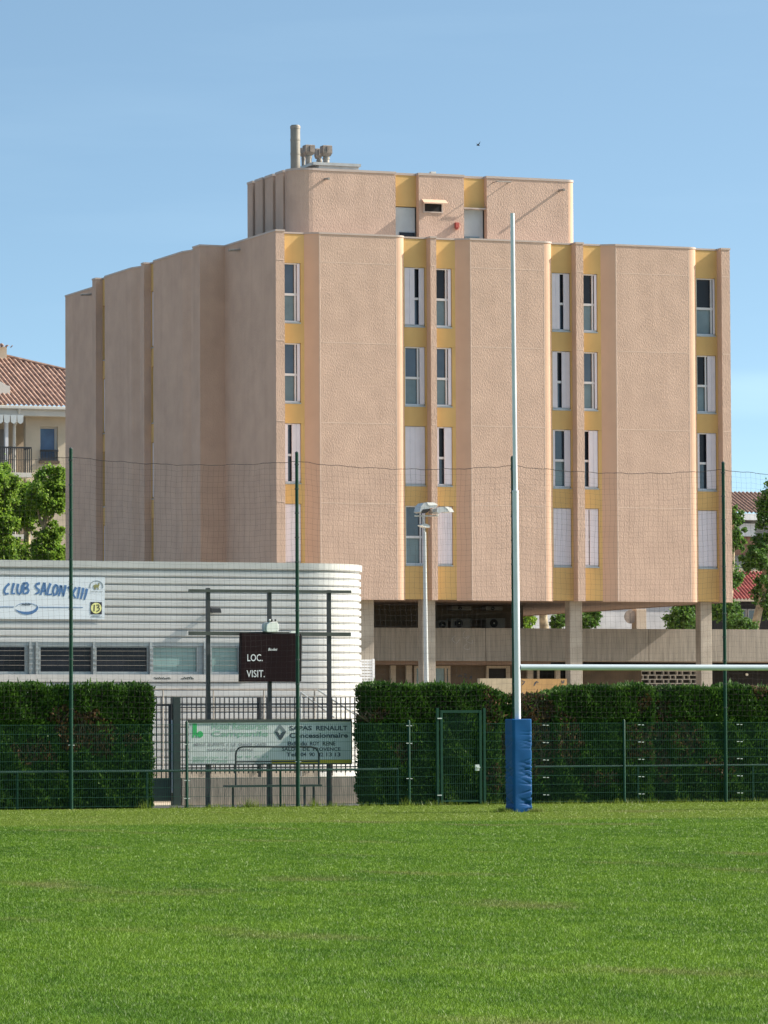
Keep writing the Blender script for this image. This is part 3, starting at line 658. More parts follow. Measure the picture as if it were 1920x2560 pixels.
for pts in ([(1145, 1692), (1150, 1688), (1155, 1692)], [(1160, 1684), (1166, 1686), (1160, 1692), (1168, 1694)], [(1176, 1690), (1180, 1697)], [(1180, 1690), (1174, 1697)]):
    gf.stroke([Fv(x, y, VG) for x, y in pts], .04, VG - .006, VG - .001)
gf.build('graffiti', M['t_navy'], pod)
gf = MB()
for cx0, cy0 in ((1163, 1588), (1175, 1600), (1168, 1618), (1140, 1598)):
    gf.stroke([Fv(cx0 + 9 * math.cos(q) * random.uniform(.6, 1.2), cy0 + 9 * math.sin(q) * random.uniform(.6, 1.3), VPAR) for q in np.linspace(0, 4.5, 7)], .008, VPAR - .006, VPAR - .001)
gf.build('graffiti', M['steel'], pod)

# ================================================================== metal-clad club house
VM = VF + 12.0
club = thing('club_house', 'low silver club house clad in horizontal ribbed metal with a rounded corner', 'building', (0, VM, 0))
RM = 2.0
uC = U(902.7, VM, 1500) - 0.0
# silhouette of the rounded corner: centre so that its rightmost ray touches x=902.7
ucen = U(902.7, VM + RM * (1 - ST), 1500) - RM * CT
u_l = U(-160, VM)
zmt = Fv(450, 1404.5, VM)[1]
zw_1 = Fv(200, 1607, VM)[1]; zw_0 = Fv(200, 1686, VM)[1]; zs_0 = Fv(200, 1704, VM)[1]
pitch = (Fv(300, 1380 + 130 * .3014, VM)[1] - Fv(300, 1380 + 692 * .3014, VM)[1]) / 9
def path(u0, corner):
    ps = [(u0, VM, 0, -1), (ucen if corner else corner_u, VM, 0, -1)]
    if corner:
        ps = [(u0, VM, 0, -1)]
        for i in range(17):
            a = math.pi / 2 * i / 16; ps.append((ucen + RM * math.sin(a), VM + RM - RM * math.cos(a), math.sin(a), -math.cos(a)))
        ps.append((ucen + RM, VM + 14, 1, 0))
    return ps
def clad(mb, u0, z0, z1):
    ps = path(u0, True); prof = []
    k = 0; ztop = zmt - 0.165
    while True:
        zt_ = ztop - k * pitch
        if zt_ - pitch < z0 - pitch: break
        for f, o in ((0, 0.0), (-.23, -.056), (-.26, -.058), (-.40, 0.0)): prof.append((zt_ + f * pitch + .0, o))
        k += 1
        if zt_ < z0: break
    prof = [(min(max(z, z0), z1), o) for z, o in prof if z0 - 1e-6 <= z <= z1 + 1e-6]
    prof = [(z1, 0.0)] + prof + [(z0, 0.0)]
    vs = []; fs = []; n = len(ps)
    for z, o in prof:
        for (u, v, nx, ny) in ps: vs.append((u + nx * o, v + ny * o, z))
    for j in range(len(prof) - 1):
        for i in range(n - 1): fs.append((j * n + i, j * n + i + 1, (j + 1) * n + i + 1, (j + 1) * n + i))
    mb.add(vs, fs)
ue = U(612, VM)
cm_ = MB(); clad(cm_, u_l, zw_1 + .02, zmt - .165); clad(cm_, ue, zs_0, zw_1 + .02); clad(cm_, u_l, -0.02, zs_0)
clo = cm_.build('cladding', M['clad'], club, fix=False)
ps = path(u_l, True)
cp_ = MB(); poly = [(u + nx * .03, v + ny * .03) for u, v, nx, ny in ps] + [(u_l, VM + 14)]
cp_.prism(poly, zmt - .165, zmt); cp_.build('roof', M['clad_cap'], club)
MB().box(u_l, ue, VM + .5, VM + .6, zs_0, zw_1).build('interior_wall', M['dark'], club)
MB().box(u_l, ue, VM - .03, VM + .35, zs_0, zw_0).build('window_ledge', M['sill'], club)
gf = MB()
for x0, n_ in ((384, 8), (452, 6)):
    for i in range(n_): gf.stroke([Fv(x0 + 5 * i, 1696 + random.uniform(-2, 2), VM), Fv(x0 + 5 * i + 4, 1694 + random.uniform(-3, 3), VM), Fv(x0 + 5 * i + 6, 1698, VM)], .02, VM - .036, VM - .031)
gf.build('graffiti', M['frame_dk'], club)
MB().box(u_l, ue, VM + .02, VM + .1, zw_1 - .075, zw_1 + .02).build('window_head', M['alu'], club)
for x0, x1, glass in ((-70, 67, 0), (99, 234, 0), (239, 373, 0), (381, 497, 1), (527, 600, 1)):
    ua, ub = U(x0, VM), U(x1, VM); h0, h1 = zw_0 + .0, zw_1 - .08
    f = MB()
    wf = .04
    f.box(ua, ua + wf, VM + .05, VM + .13, h0, h1).box(ub - wf, ub, VM + .05, VM + .13, h0, h1).box(ua + wf, ub - wf, VM + .05, VM + .13, h0, h0 + .07).box(ua + wf, ub - wf, VM + .05, VM + .13, h1 - .03, h1)
    f = f.build('window', M['alu'], club)
    MB().box(ua + wf, ub - wf, VM + .1, VM + .115, h0 + .07, h1 - .03).build('pane', M['teal'] if glass else M['pane_unlit'], f)
    sl_ = MB()
    for k in range(4):
        zz = Fv(200, 1380 + (820 + 40 * k) * .3014, VM)[1] - (Fv(200, 1600, VM)[1] - Fv((x0 + x1) / 2, 1600, VM)[1]) * 0
        sl_.box(ua - .03, ub + .03, VM - .02, VM - .002, zz - .004, zz + .004)
    sl_.build('guard_bar', M['steel_dull'], f)
for xa_, xb_ in ((67, 99), (234, 239), (373, 381), (497, 527), (600, 612)): MB().box(U(xa_, VM) + .002, U(xb_, VM) - .002, VM + .06, VM + .12, zw_0 + .002, zw_1 - .077).build('jamb', M['alu'], club)
for x in (76, 92, 235, 377, 512, 524, 603):
    u = U(x, VM); pm = MB().box(u - .03, u + .03, VM - .01, VM + .06, zw_0 - .03, zw_1 + .03)
    for k in range(5): pm.box(u - .045, u + .045, VM - .05, VM - .011, zw_0 + .12 + k * .13, zw_0 + .16 + k * .13)
    pm.build('mullion', M['alu'], club)
# banner
VBN = VM - .035
ban = thing('banner', 'white vinyl banner with blue brush lettering, a ball and two emblems on ribbed cladding', 'banner', (U(100, VBN), VBN, Fv(100, 1548, VBN)[1]))
K8 = 5.925
def b8(x, y): return Fv(x / K8, 1430 + y / K8, VBN)
(ua, za), (ub, zb_) = b8(-700, 60), b8(1560, 700)
pan = MB(); q = [b8(-700, 72), b8(1555, 78), b8(1548, 703), b8(-700, 690)]
pan.slab(q, VBN, VBN + .006); pan.build('sheet', M['banner'], ban)
V1 = VBN - .006
px8 = abs(b8(100, 300)[0] - b8(101, 300)[0])
def brush(mb, pts, wd=32): mb.stroke([b8(*p) for p in pts], [wd * px8 * (1.15 if i == 0 else 0.75 if i == len(pts) - 1 else 1) for i in range(len(pts))], V1, VBN - .001)
lt = MB()
for s_ in ([(140, 172), (100, 208), (72, 250), (62, 295), (82, 325), (128, 318)], [(208, 165), (186, 240), (176, 318), (222, 318)], [(272, 175), (256, 250), (262, 310), (290, 328), (318, 290), (330, 190)],
           [(352, 160), (346, 325)], [(345, 172), (400, 162), (418, 190), (405, 222), (360, 240)], [(360, 240), (412, 245), (425, 275), (408, 308), (362, 322)],
           [(592, 166), (545, 178), (525, 205), (545, 240), (578, 265), (572, 305), (525, 325)], [(660, 158), (630, 250), (600, 340)], [(660, 160), (668, 250), (680, 340)], [(615, 285), (680, 278)],
           [(748, 168), (715, 260), (705, 335), (768, 330)], [(832, 188), (800, 225), (785, 290), (800, 345), (835, 330), (858, 265), (850, 205), (825, 188)],
           [(905, 195), (888, 270), (875, 355)], [(905, 200), (920, 280), (942, 360)], [(972, 195), (960, 270), (938, 360)],
           [(1010, 215), (1060, 300), (1120, 388)], [(1130, 228), (1080, 310), (1030, 375)], [(1180, 222), (1165, 310), (1150, 392)], [(1236, 235), (1220, 320), (1198, 402)], [(1290, 248), (1272, 330), (1248, 410)]):
    if s_[0] in ((592, 166), (1010, 215)): lt.build('brush_lettering', M['t_blue'], ban); lt = MB()
    brush(lt, s_)
lt.build('brush_lettering', M['t_blue'], ban)
ln = MB(); ln.slab([b8(-650, 511), b8(205, 513), b8(205, 523), b8(-650, 521)], V1, VBN - .001); ln.slab([b8(580, 516), b8(1228, 521), b8(1228, 529), b8(580, 526)], V1, VBN - .001); ln.build('ruled_line', M['t_blue'], ban)
bl = MB(); out_ = [(228, 552), (270, 595), (330, 622), (400, 634), (470, 624), (530, 592), (563, 550), (564, 515), (540, 482)]; inn = [(548, 515), (528, 545), (485, 570), (425, 586), (355, 588), (290, 577)]
o_ = [b8(*p) for p in out_]; i_n = [b8(*p) for p in inn[::-1]]
allp = out_ + inn
bl.slab([b8(*p) for p in allp], V1, VBN - .001)
bl.stroke([b8(235 + 160 * (1 - math.cos(a)), 525 - 65 * math.sin(a)) for a in np.linspace(0.2, 2.6, 12)], 5 * px8, V1, VBN - .001)
bl.build('ball_emblem', M['t_blue'], ban)
sq = MB()
for i in range(9): sq.stroke([b8(325 + i * 15, 490 - abs(4 - i) * 0 + (i % 2) * 3), b8(333 + i * 15, 466 + (i % 3) * 5)], 9 * px8, V1, VBN - .001)
sq.build('small_lettering', M['t_navy'], ban)
rg = MB(); rg.stroke([b8(1428 + 96 * math.cos(a), 215 + 86 * math.sin(a)) for a in np.linspace(0.25, -3.4, 24)], 8 * px8, V1, VBN - .001)
u0, z1 = b8(1340, 280); u1, z0 = b8(1518, 300); rg.build('round_emblem', M['t_slate'], ban)
rt_ = MB(); text(rt_, 'SALON XIII', u0, u1, z0, z1, VBN - .002, 0, 0.01); rt_.build('small_lettering', M['t_slate'], ban)
an = MB(); an.slab([b8(*p) for p in [(1378, 225), (1390, 190), (1430, 180), (1448, 195), (1460, 160), (1475, 165), (1472, 200), (1460, 225), (1462, 258), (1450, 258), (1445, 230), (1420, 232), (1415, 262), (1400, 258), (1395, 235)]], V1, VBN - .001)
an.build('animal_emblem', M['t_olive'], ban)
s13 = MB().slab([b8(1340, 445), b8(1508, 445), b8(1508, 625), b8(1340, 625)], V1, VBN - .001).build('number_square', M['t_black'], ban)
dsk = MB(); dsk.slab([b8(1423 + 78 * math.cos(a), 535 + 80 * math.sin(a)) for a in np.linspace(0, 2 * math.pi, 28)[:-1]], V1 - .004, V1 - .001); dsk.build('disc', M['t_lemon'], s13)
n13 = MB()
for s_ in ([(1396, 485), (1392, 580)], [(1428, 492), (1462, 486), (1468, 505), (1440, 528)], [(1440, 528), (1472, 535), (1468, 565), (1430, 585)]):
    n13.stroke([b8(*p) for p in s_], 14 * px8, V1 - .008, V1 - .005)
n13.build('numeral', M['t_black'], s13)
tl = MB()
for yy, a0, a1 in ((647, 1370, 1480), (664, 1345, 1508)):
    x = a0
    while x < a1: l = random.choice((8, 14, 20)); tl.stroke([b8(x, yy), b8(min(x + l, a1), yy)], 6 * px8, V1, VBN - .001); x += l + 6
tl.build('small_lettering', M['t_slate'], ban)
# wall floodlight and its arms
u, z = Fv(532, 1527, VM); fl = thing('wall_floodlight', 'small black floodlight on two arms beside the left scoreboard post', 'floodlight', (u, VM, z))
u2 = u
MB().tube([(u - .06, VM, z), (u - .06, VM - .15, z + .02)], .022, 6).tube([(u + .05, VM, z), (u + .05, VM - .15, z + .02)], .022, 6).build('arm', M['iron'], fl)
hb = MB(); hb.add([(u - .12, VM - .26, z - .06), (u + .14, VM - .26, z - .06), (u + .10, VM - .14, z - .05), (u - .12, VM - .14, z - .05), (u - .12, VM - .26, z + .05), (u + .12, VM - .26, z + .05), (u + .09, VM - .14, z + .09), (u - .12, VM - .14, z + .09)],
 [(0, 3, 2, 1), (4, 5, 6, 7), (0, 1, 5, 4), (1, 2, 6, 5), (2, 3, 7, 6), (3, 0, 4, 7)]); hb.build('lamp_head', M['iron'], fl)
# white slatted screen by the corner of the club house
VS = VM + 2.6
a, z1 = Fv(896, 1647, VS); b, z0 = Fv(937, 1705, VS)
sf = thing('slatted_screen', 'white slatted screen beside the rounded corner of the club house', 'screen', (a, VS, 0))
MB().box(b - .06, b, VS, VS + .06, 0, z1).box(a - .3, a - .24, VS, VS + .06, 0, z1).build('post', M['white'], sf)
slt = MB()
for k in range(16): slt.box(a - .24, b - .06, VS + .01, VS + .04, z1 - .02 - k * .075 - .05, z1 - .02 - k * .075)
for k in range(5): slt.box(a + .02 + k * .08, a + .035 + k * .08, VS + .04, VS + .05, 0.8, z1 - .02)
slt.build('slats', M['white'], sf)

# terrace railing in front of the club house
VT = VM - 1.6
rl = thing('terrace_railing', 'thin grey tube railing with sloping stair rail in front of the ribbed cladding', 'railing', (U(560, VT), VT, 0))
zr = Fv(600, 1725, VT)[1]
r_ = MB().tube([(U(300, VT), VT, Fv(300, 1722.5, VT)[1]), (U(793, VT), VT, zr)], .02, 6)
r_.tube([(U(300, VT), VT, zr - .47), (U(793, VT), VT, zr - .47)], .012, 6); r_.build('rail', M['steel_dull'], rl)
for x in (407, 533, 659, 786): MB().tube([(U(x, VT), VT, 0.8), (U(x, VT), VT, zr)], .018, 6).build('post', M['steel_dull'], rl)
s_ = MB(); a = Fv(794, 1725, VT); b = Fv(905, 1798, VT); s_.tube([(a[0], VT - .02, a[1]), (b[0], VT - .02, b[1])], .022, 6)
s_.build('stair_rail', M['alu'], rl)
s_ = MB(); a = Fv(752, 1731, VT - 1.0); b = Fv(835, 1793, VT - 1.0); s_.tube([(a[0], VT - 1, a[1]), (b[0], VT - 1, b[1])], .022, 6); s_.tube([(a[0], VT - 1, a[1]), (a[0], VT - 1, 0.6)], .018, 6)
s_.build('stair_rail', M['alu'], rl)
for x, y in ((830, 1749), (862, 1770)):
    q = Fv(x, y, VT); MB().tube([(q[0], VT - .02, .6), (q[0], VT - .02, q[1])], .016, 6).build('post', M['steel_dull'], rl)
MB().box(U(-160, VT), U(800, VT), VT + .05, VM - .05, -0.02, 0.75).solo('terrace', M['concrete'], 'raised concrete terrace along the foot of the club house', 'terrace', (U(300, VT), VT, 0))

# ================================================================== iron fence, gate, low wall
VI = VF + 5.5
zi1 = Fv(600, 1743, VI)[1]; zlw = Fv(600, 1943, VI)[1]
ua, ub = U(450, VI), U(905, VI)
MB().box(ua, ub + .6, VI - .1, VI + .12, -.02, zlw).solo('low_wall', M['board_concrete'], 'low bare concrete wall under the dark iron bars', 'wall', (ua, VI, 0), bevel=.01)
irf = thing('iron_fence', 'dark iron bar fence standing on the low concrete wall', 'fence', ((ua + ub) / 2, VI, zlw))
br = MB(); x = ua + .05
while x < ub: br.box(x - .011, x + .011, VI - .011, VI + .011, zlw + .09, zi1); x += (U(600 + 11.7, VI) - U(600, VI))
br.build('bars', M['iron'], irf)
for y in (1760, 1768, 1919, 1926):
    zz = Fv(600, y, VI)[1]; MB().box(ua, ub, VI - .018, VI + .018, zz - .016, zz + .016).build('rail', M['iron'], irf)
for x in (648, 900): MB().box(U(x, VI) - .025, U(x, VI) + .025, VI - .05, VI + .05, zlw - .02, zi1 + .0).build('post', M['iron'], irf)
ga, gb = U(429, VI), U(448, VI)
gt = thing('iron_gate', 'dark iron bar gate with solid foot panel beside its thick square post', 'gate', (U(390, VI), VI, 0))
MB().box(ga, gb, VI - .1, VI + .1, -.02, Fv(438, 1742, VI)[1]).build('gate_post', M['green_dk'], gt, bevel=.01)
gl, gr = U(345, VI), U(427, VI); zg1 = Fv(400, 1760, VI)[1]; zgp = Fv(400, 1945, VI)[1]
MB().box(gl, gr, VI - .025, VI + .025, zg1 - .05, zg1).box(gr - .06, gr, VI - .025, VI + .025, .08, zg1 - .05).box(gl, gl + .06, VI - .025, VI + .025, .08, zg1 - .05).box(gl + .06, gr - .06, VI - .025, VI + .025, zgp + .16, zgp + .2).build('frame', M['iron'], gt)
br = MB(); x = gl + .1
while x < gr - .08: br.box(x - .012, x + .012, VI - .012, VI + .012, zgp, zg1 + (.18 if True else 0)); x += .118
br.build('bars', M['iron'], gt)
MB().box(gl + .06, gr - .06, VI - .015, VI + .015, .08, zgp).build('foot_panel', M['green_dk'], gt)
a, b = U(426.5, VI), U(429.5, VI)
MB().box(a, b, VI - .06, VI - .03, Fv(428, 1982, VI)[1], Fv(428, 1800, VI)[1]).build('edge_strip', M['white'], gt)
# yellow lichen-coloured paint mark low on the cladding, behind the gate
ym = MB()
for k in range(26):
    x, y = random.uniform(388, 424), random.uniform(1838, 1898); ym.stroke([Fv(x, y, VT - .1), Fv(x + random.uniform(-6, 6), y + random.uniform(-8, 8), VT - .1), Fv(x + random.uniform(-8, 8), y + random.uniform(-8, 8), VT - .1)], .03, VM - .04, VM - .034)
ym.build('yellow_graffiti', M['t_yellow'], club)

# ================================================================== scoreboard
VSC = VF + 2.4
sb = thing('scoreboard', 'dark brown scoreboard lettered LOC. and VISIT. on three dark steel posts', 'scoreboard', (U(680, VSC), VSC, 0))
for x, yt in ((520, 1470), (673.5, 1474), (822.5, 1475)):
    u = U(x, VSC); MB().box(u - .042, u + .042, VSC - .042, VSC + .042, -.02, Fv(x, yt, VSC)[1]).build('post', M['iron'], sb)
for x0, y0, x1, y1, h in ((471, 1476.5, 877, 1479.5, .032), (471, 1583, 876, 1586, .045)):
    a = Fv(x0, y0, VSC - .05); b = Fv(x1, y1, VSC - .05)
    MB().slab([(a[0], a[1] - h), (b[0], b[1] - h), (b[0], b[1] + h), (a[0], a[1] + h)], VSC - .09, VSC - .043).build('beam', M['frame_dk'], sb)
VSP = VSC - .3
K6 = 1659 / 180
def s6(x, y): return Fv(600 + x / K6, 1540 + y / K6, VSP)
a = s6(40, 398); b = s6(1405, 1512); c = s6(30, 1512)
pn = MB(); pn.slab([s6(45, 390), s6(1400, 412), s6(1395, 1515), s6(25, 1510)], VSP, VSP + .18).build('panel', M['score'], sb)
pe = MB().slab([s6(1402, 425), s6(1440, 430), s6(1420, 1500), s6(1397, 1510)], VSP + .02, VSP + .16).build('side_edge', M['iron'], sb)
lt = MB()
u0, z1 = s6(168, 880); u1, z0 = s6(520, 1042); text(lt, 'LOC.', u0, u1, z0, z1, VSP - .001, 0, 0.005); lt.build('lettering', M['score_txt'], sb); lt = MB()
u0, z1 = s6(150, 1247); u1, z0 = s6(568, 1412); text(lt, 'VISIT.', u0, u1, z0, z1, VSP - .001, 0, 0.005); lt.build('lettering', M['score_txt'], sb); lt = MB()
u0, z1 = s6(645, 738); u1, z0 = s6(862, 800); text(lt, 'Bodet', u0, u1, z0, z1, VSP - .001, 0, 0.012, shear=0.3)
lt.build('lettering', M['score_txt'], sb)
sr = thing('siren', 'white rounded siren box standing on top of the scoreboard panel', 'siren', (s6(720, 380)[0], VSP + .08, s6(720, 380)[1]))
p8 = [s6(*p) for p in [(610, 365), (600, 300), (612, 200), (690, 145), (850, 130), (885, 190), (895, 300), (885, 350), (850, 368), (660, 372)]]
MB().slab(p8, VSP - .02, VSP + .2).build('body', M['lamp_white'], sr, bevel=.015)
p8 = [s6(*p) for p in [(560, 350), (552, 250), (570, 175), (640, 140), (690, 143), (612, 198), (598, 300), (608, 364)]]
MB().slab(p8, VSP + .02, VSP + .16).build('shell_edge', M['lamp_grey'], sr)
for x in (685, 735, 815):
    q = s6(x, 95); MB().tube([(q[0], VSP + .0, q[1] - .03), (q[0], VSP + .0, q[1]), (q[0], VSP + .0, q[1] + .025)], [.012, .026, .012], 8).build('bulb', M['lamp_white'] if x == 685 else M['iron'], sr)
q = s6(1240, 360); q2 = s6(1200, 385)
MB().box(q2[0] - .02, q[0] + .05, VSP + .02, VSP + .1, q2[1] - .005, q[1] + .02).build('cap_bracket', M['lamp_white'], sb)

# ================================================================== advertising board
VA = VF + 1.5
KA = 1659 / 240
def aL(x, y): return Fv(460 + x / KA, 1780 + y / KA, VA)
def aR(x, y): return Fv(660 + x / KA, 1780 + y / KA, VA)
ab = thing('advertising_board', 'long white advertising board in a dark frame mounted low before the iron fence', 'sign', (U(676, VA), VA, 0))
p0, p1, p2, p3 = aL(90, 165), aR(1505, 150), aR(1510, 885), aL(95, 892)
MB().slab([p0, p1, p2, p3], VA, VA + .03).build('panel', M['board'], ab)
MB().slab([aL(75, 130), aR(1515, 120), aR(1515, 160), aL(80, 185)], VA - .02, VA + .05).build('frame', M['frame_dk'], ab)
MB().slab([aL(90, 892), aR(1515, 885), aR(1515, 905), aL(90, 912)], VA - .02, VA + .05).build('frame', M['frame_dk'], ab)
MB().slab([aR(1505, 160), aR(1520, 160), aR(1520, 885), aR(1508, 885)], VA - .02, VA + .05).build('frame', M['frame_dk'], ab)
for x in (520, 673, 822): MB().box(U(x, VA) - .03, U(x, VA) + .03, VA + .055, VA + .11, -.02, p0[1]).build('post', M['iron'], ab)
V2 = VA - .001
def T(mb, s_, f, x0, y0, x1, y1, bold=0.0):
    a = f(x0, y0); b = f(x1, y1); text(mb, s_, a[0], b[0], b[1], a[1], V2, 0, bold)
lo = MB(); lo.slab([aL(150, 200), aL(222, 200), aL(222, 345), aL(225, 420), aL(222, 440), aL(205, 440), aL(205, 400), aL(172, 400), aL(172, 440), aL(148, 440)], VA - .005, VA - .001)
lo.slab([aL(278 + 52 * math.cos(a), 385 + 55 * math.sin(a)) for a in np.linspace(0, 2 * math.pi, 20)[:-1]], VA - .006, VA - .001)
lo.build('green_logo', M['t_green'], ab)
for k_, f_, rows_ in (('t_pale', aL, (('Hotel Restaurant', 480, 195, 1450, 298, .012), ('Campanile', 478, 330, 1455, 445, .012), ('autoroute sortie 13 et', 155, 765, 760, 800, .01), ('avenue de Provence', 155, 815, 750, 870, .01), ('04 90 42 13', 915, 755, 1455, 790, .02))),
                     ('t_grey', aL, (('MENUS  BUFFETS  A LE  GRANDE CARTE', 175, 535, 1420, 590, .012), ('ENFANTS  ET  REPAS', 410, 635, 1200, 672, .012))),
                     ('t_navy', aR, (('SAPAS  RENAULT', 438, 238, 1440, 318, .03), ('Concessionnaire', 438, 362, 1450, 445, .03), ('Bd. du ROY RENE', 408, 508, 1235, 578, .022), ('SALON DE PROVENCE', 310, 612, 1320, 668, .022), ('Tel. 04 90 42 13 13', 385, 700, 1320, 768, .022)))):
    for (s_, x0, y0, x1, y1, bo) in rows_:
        ws = s_.split(); tot = len(' '.join(ws)); c0 = 0
        for w_ in ws:                              # every word a part of its own
            a_ = x0 + (x1 - x0) * c0 / tot; b_ = x0 + (x1 - x0) * (c0 + len(w_)) / tot; c0 += len(w_) + 1
            t1 = MB(); T(t1, w_, f_, a_, y0, b_, y1, bo); t1.build('lettering', M[k_], ab)
dm = MB()
for s_, mm in (([(275, 205), (180, 335), (235, 335), (275, 278)], 0), ([(275, 205), (275, 278), (320, 335), (385, 335)], 0), ([(180, 338), (265, 475), (272, 400), (235, 338)], 1), ([(385, 338), (300, 475), (265, 475), (272, 400), (320, 338)], 1)):
    dm.slab([aR(*p) for p in s_], VA - .005, VA - .001, mm)
dm.build('diamond_logo', [M['t_slate'], M['t_navy']], ab)
MB().slab([aR(130, 825), aR(1508, 822), aR(1509, 884), aR(130, 886)], VA - .004, VA - .001).build('yellow_band', M['t_yellow'], ab)

# ================================================================== bench with a hooped back rail
VBE = VF + .75
bn = thing('bench', 'dark metal bench with a rounded hoop back rail in front of the advertising board', 'bench', (U(692, VBE), VBE, 0))
def k6(x, y, v): return Fv(x * 960 / 1659, 1680 + y * 960 / 1659, v)
hp = []
for x, y in ((1018, 495), (1018, 360), (1022, 340), (1032, 328), (1050, 323), (1340, 323), (1362, 328), (1373, 340), (1377, 360), (1377, 490)):
    a = k6(x, y, VBE + .3); hp.append((a[0], VBE + .3, a[1]))
MB().tube(hp, .022, 8).build('hoop', M['iron'], bn, smooth=True)
a = k6(1018, 388, VBE + .3); b = k6(1377, 385, VBE + .3); MB().tube([(a[0], VBE + .3, a[1]), (b[0], VBE + .3, b[1])], .018, 6).build('back_rail', M['iron'], bn)
a = k6(983, 493, VBE); b = k6(1383, 491, VBE)
MB().box(a[0], b[0], VBE - .12, VBE + .3, a[1] - .02, a[1] + .02).build('seat', M['green_dk'], bn)
for x in (1022, 3000, 1315, 1372):
    u = k6(x, 500, VBE)[0]; MB().box(u - .02, u + .02, VBE - .02 + (.25 if x in (1022, 1372) else 0), VBE + .02 + (.25 if x in (1022, 1372) else 0), -.02, a[1] - .02).build('leg', M['iron'], bn)

# ================================================================== field fence, gate, tall posts, net
zf = Fv(1500, 1806, VF)[1]
UL0, UR0 = U(-130, VF), U(2060, VF)
TALL = [177.5, 743.5, 1284, 1811.5]
gx0, gx1 = 1098, 1204
fen = thing('mesh_fence', 'green welded wire mesh fence along the end of the grass pitch', 'fence', (0, VF, 0))
def fpanel(u0, u1):
    mb = MB(); x = u0
    while x < u1: mb.box(x - 0.0021, x + .0021, VF - .0021, VF + .0021, .04, zf); x += .05
    z = .06
    while z < zf + .01:
        mb.box(u0, u1, VF - .009, VF - .0031, z - .0036, z + .0036); mb.box(u0, u1, VF + .0031, VF + .009, z - .0036, z + .0036); z += .2
    mb.build('wire_panel', M['wire'], fen, fix=False)
fx = [-130, 177.5, 466, 743.5, 1021, 1098]; fx2 = [1204, 1284, 1558, 1811.5, 2060]
for q in (fx, fx2):
    for a, b in zip(q[:-1], q[1:]): fpanel(U(a, VF) + .04, U(b, VF) - .04)
for x in (466, 1021, 1558):
    u = U(x, VF); MB().tube([(u, VF, -.05), (u, VF, zf + .04), (u, VF, zf + .07)], [.032, .032, .015], 10).build('post', M['green'], fen, smooth=True)
for x in (177.5, 466, 743.5, 1021, 1362, 1558, 1600, 1811.5, 1846):
    dx = U(x, VF)
    for z in (.22, .62, 1.02, 1.42, 1.82):
        if random.random() < (.35 if x < 1300 else 1.0) * (1.0 if x in (1362, 1600, 1846) else .0 if x > 1300 else 1):
            MB().box(dx - .075, dx - .015, VF - .03, VF - .012, z - .008, z + .008).box(dx + .02, dx + .07, VF - .03, VF - .012, z - .012, z + .004).build('clip', M['clip'], fen)
fg = thing('mesh_gate', 'narrow green mesh gate with tall frame in the pitch fence, left of the goal', 'gate', (U(1150, VF), VF, 0))
zg = Fv(1150, 1770, VF)[1]
for x in (1092, 1102, 1199, 1209):
    u = U(x, VF); MB().box(u - .03, u + .03, VF - .03, VF + .03, -.03, zg - (.05 if x in (1102, 1199) else 0)).build('gate_post' if x in (1092, 1209) else 'stile', M['green'], fg)
MB().box(U(1104.9, VF), U(1196.3, VF), VF - .025, VF + .025, zg - .11, zg - .05).build('top_rail', M['green'], fg)
MB().box(U(1104.9, VF), U(1196.3, VF), VF - .02, VF + .02, .08, .12).build('bottom_rail', M['green'], fg)
mb = MB(); x = U(1106, VF)
while x < U(1195, VF): mb.box(x - .0028, x + .0028, VF - .003, VF + .003, .12, zg - .11); x += .05
z = .3
while z < zg - .15: mb.box(U(1106, VF), U(1196, VF), VF - .008, VF - .0032, z - .003, z + .003); z += .2
mb.build('wire_panel', M['wire'], fg, fix=False)
a, z_ = Fv(1191, 1919, VF); MB().box(a - .05, a + .05, VF - .06, VF - .025, z_ - .07, z_ + .07).box(a - .02, a + .06, VF - .09, VF - .06, z_ - .01, z_ + .02).build('lock_box', M['clip'], fg)
for y in (1796, 1988): a, z_ = Fv(1098, y, VF); MB().box(a - .06, a + .05, VF - .045, VF - .031, z_ - .012, z_ + .012).build('hinge', M['clip'], fg)
ZTP = 7.95
tlab = ['tall dark green net post nearest the banner on the club house', 'tall dark green net post crossing the right edge of the scoreboard', 'tall dark green net post hidden behind the white goal post', 'tall dark green net post at the right-hand end of the stilted building']
yt_ = [1122, 1132, 1143, 1157]
for k, x in enumerate(TALL):
    u = U(x, VF); zt_ = Fv(x, yt_[k], VF)[1]
    u2 = Fv(x - 2.2, 1140, VF)[0]
    pr = thing('net_post', tlab[k], 'net post', (u, VF, 0), 'tall net posts along the fence')
    MB().tube([(u, VF, -.05), (u, VF, zt_)], [.045, .038], 12).build('pole', M['green'], pr, smooth=True)
    MB().tube([(u, VF, zt_ - .0), (u, VF, zt_ + .03)], [.046, .02], 12).build('cap', M['green_dk'], pr)
    tb = MB()
    for z in np.arange(2.2, zt_, .55): tb.tube([(u, VF, z), (u, VF, z + .03)], .05, 8)
    tb.build('net_tie', M['green_dk'], pr)
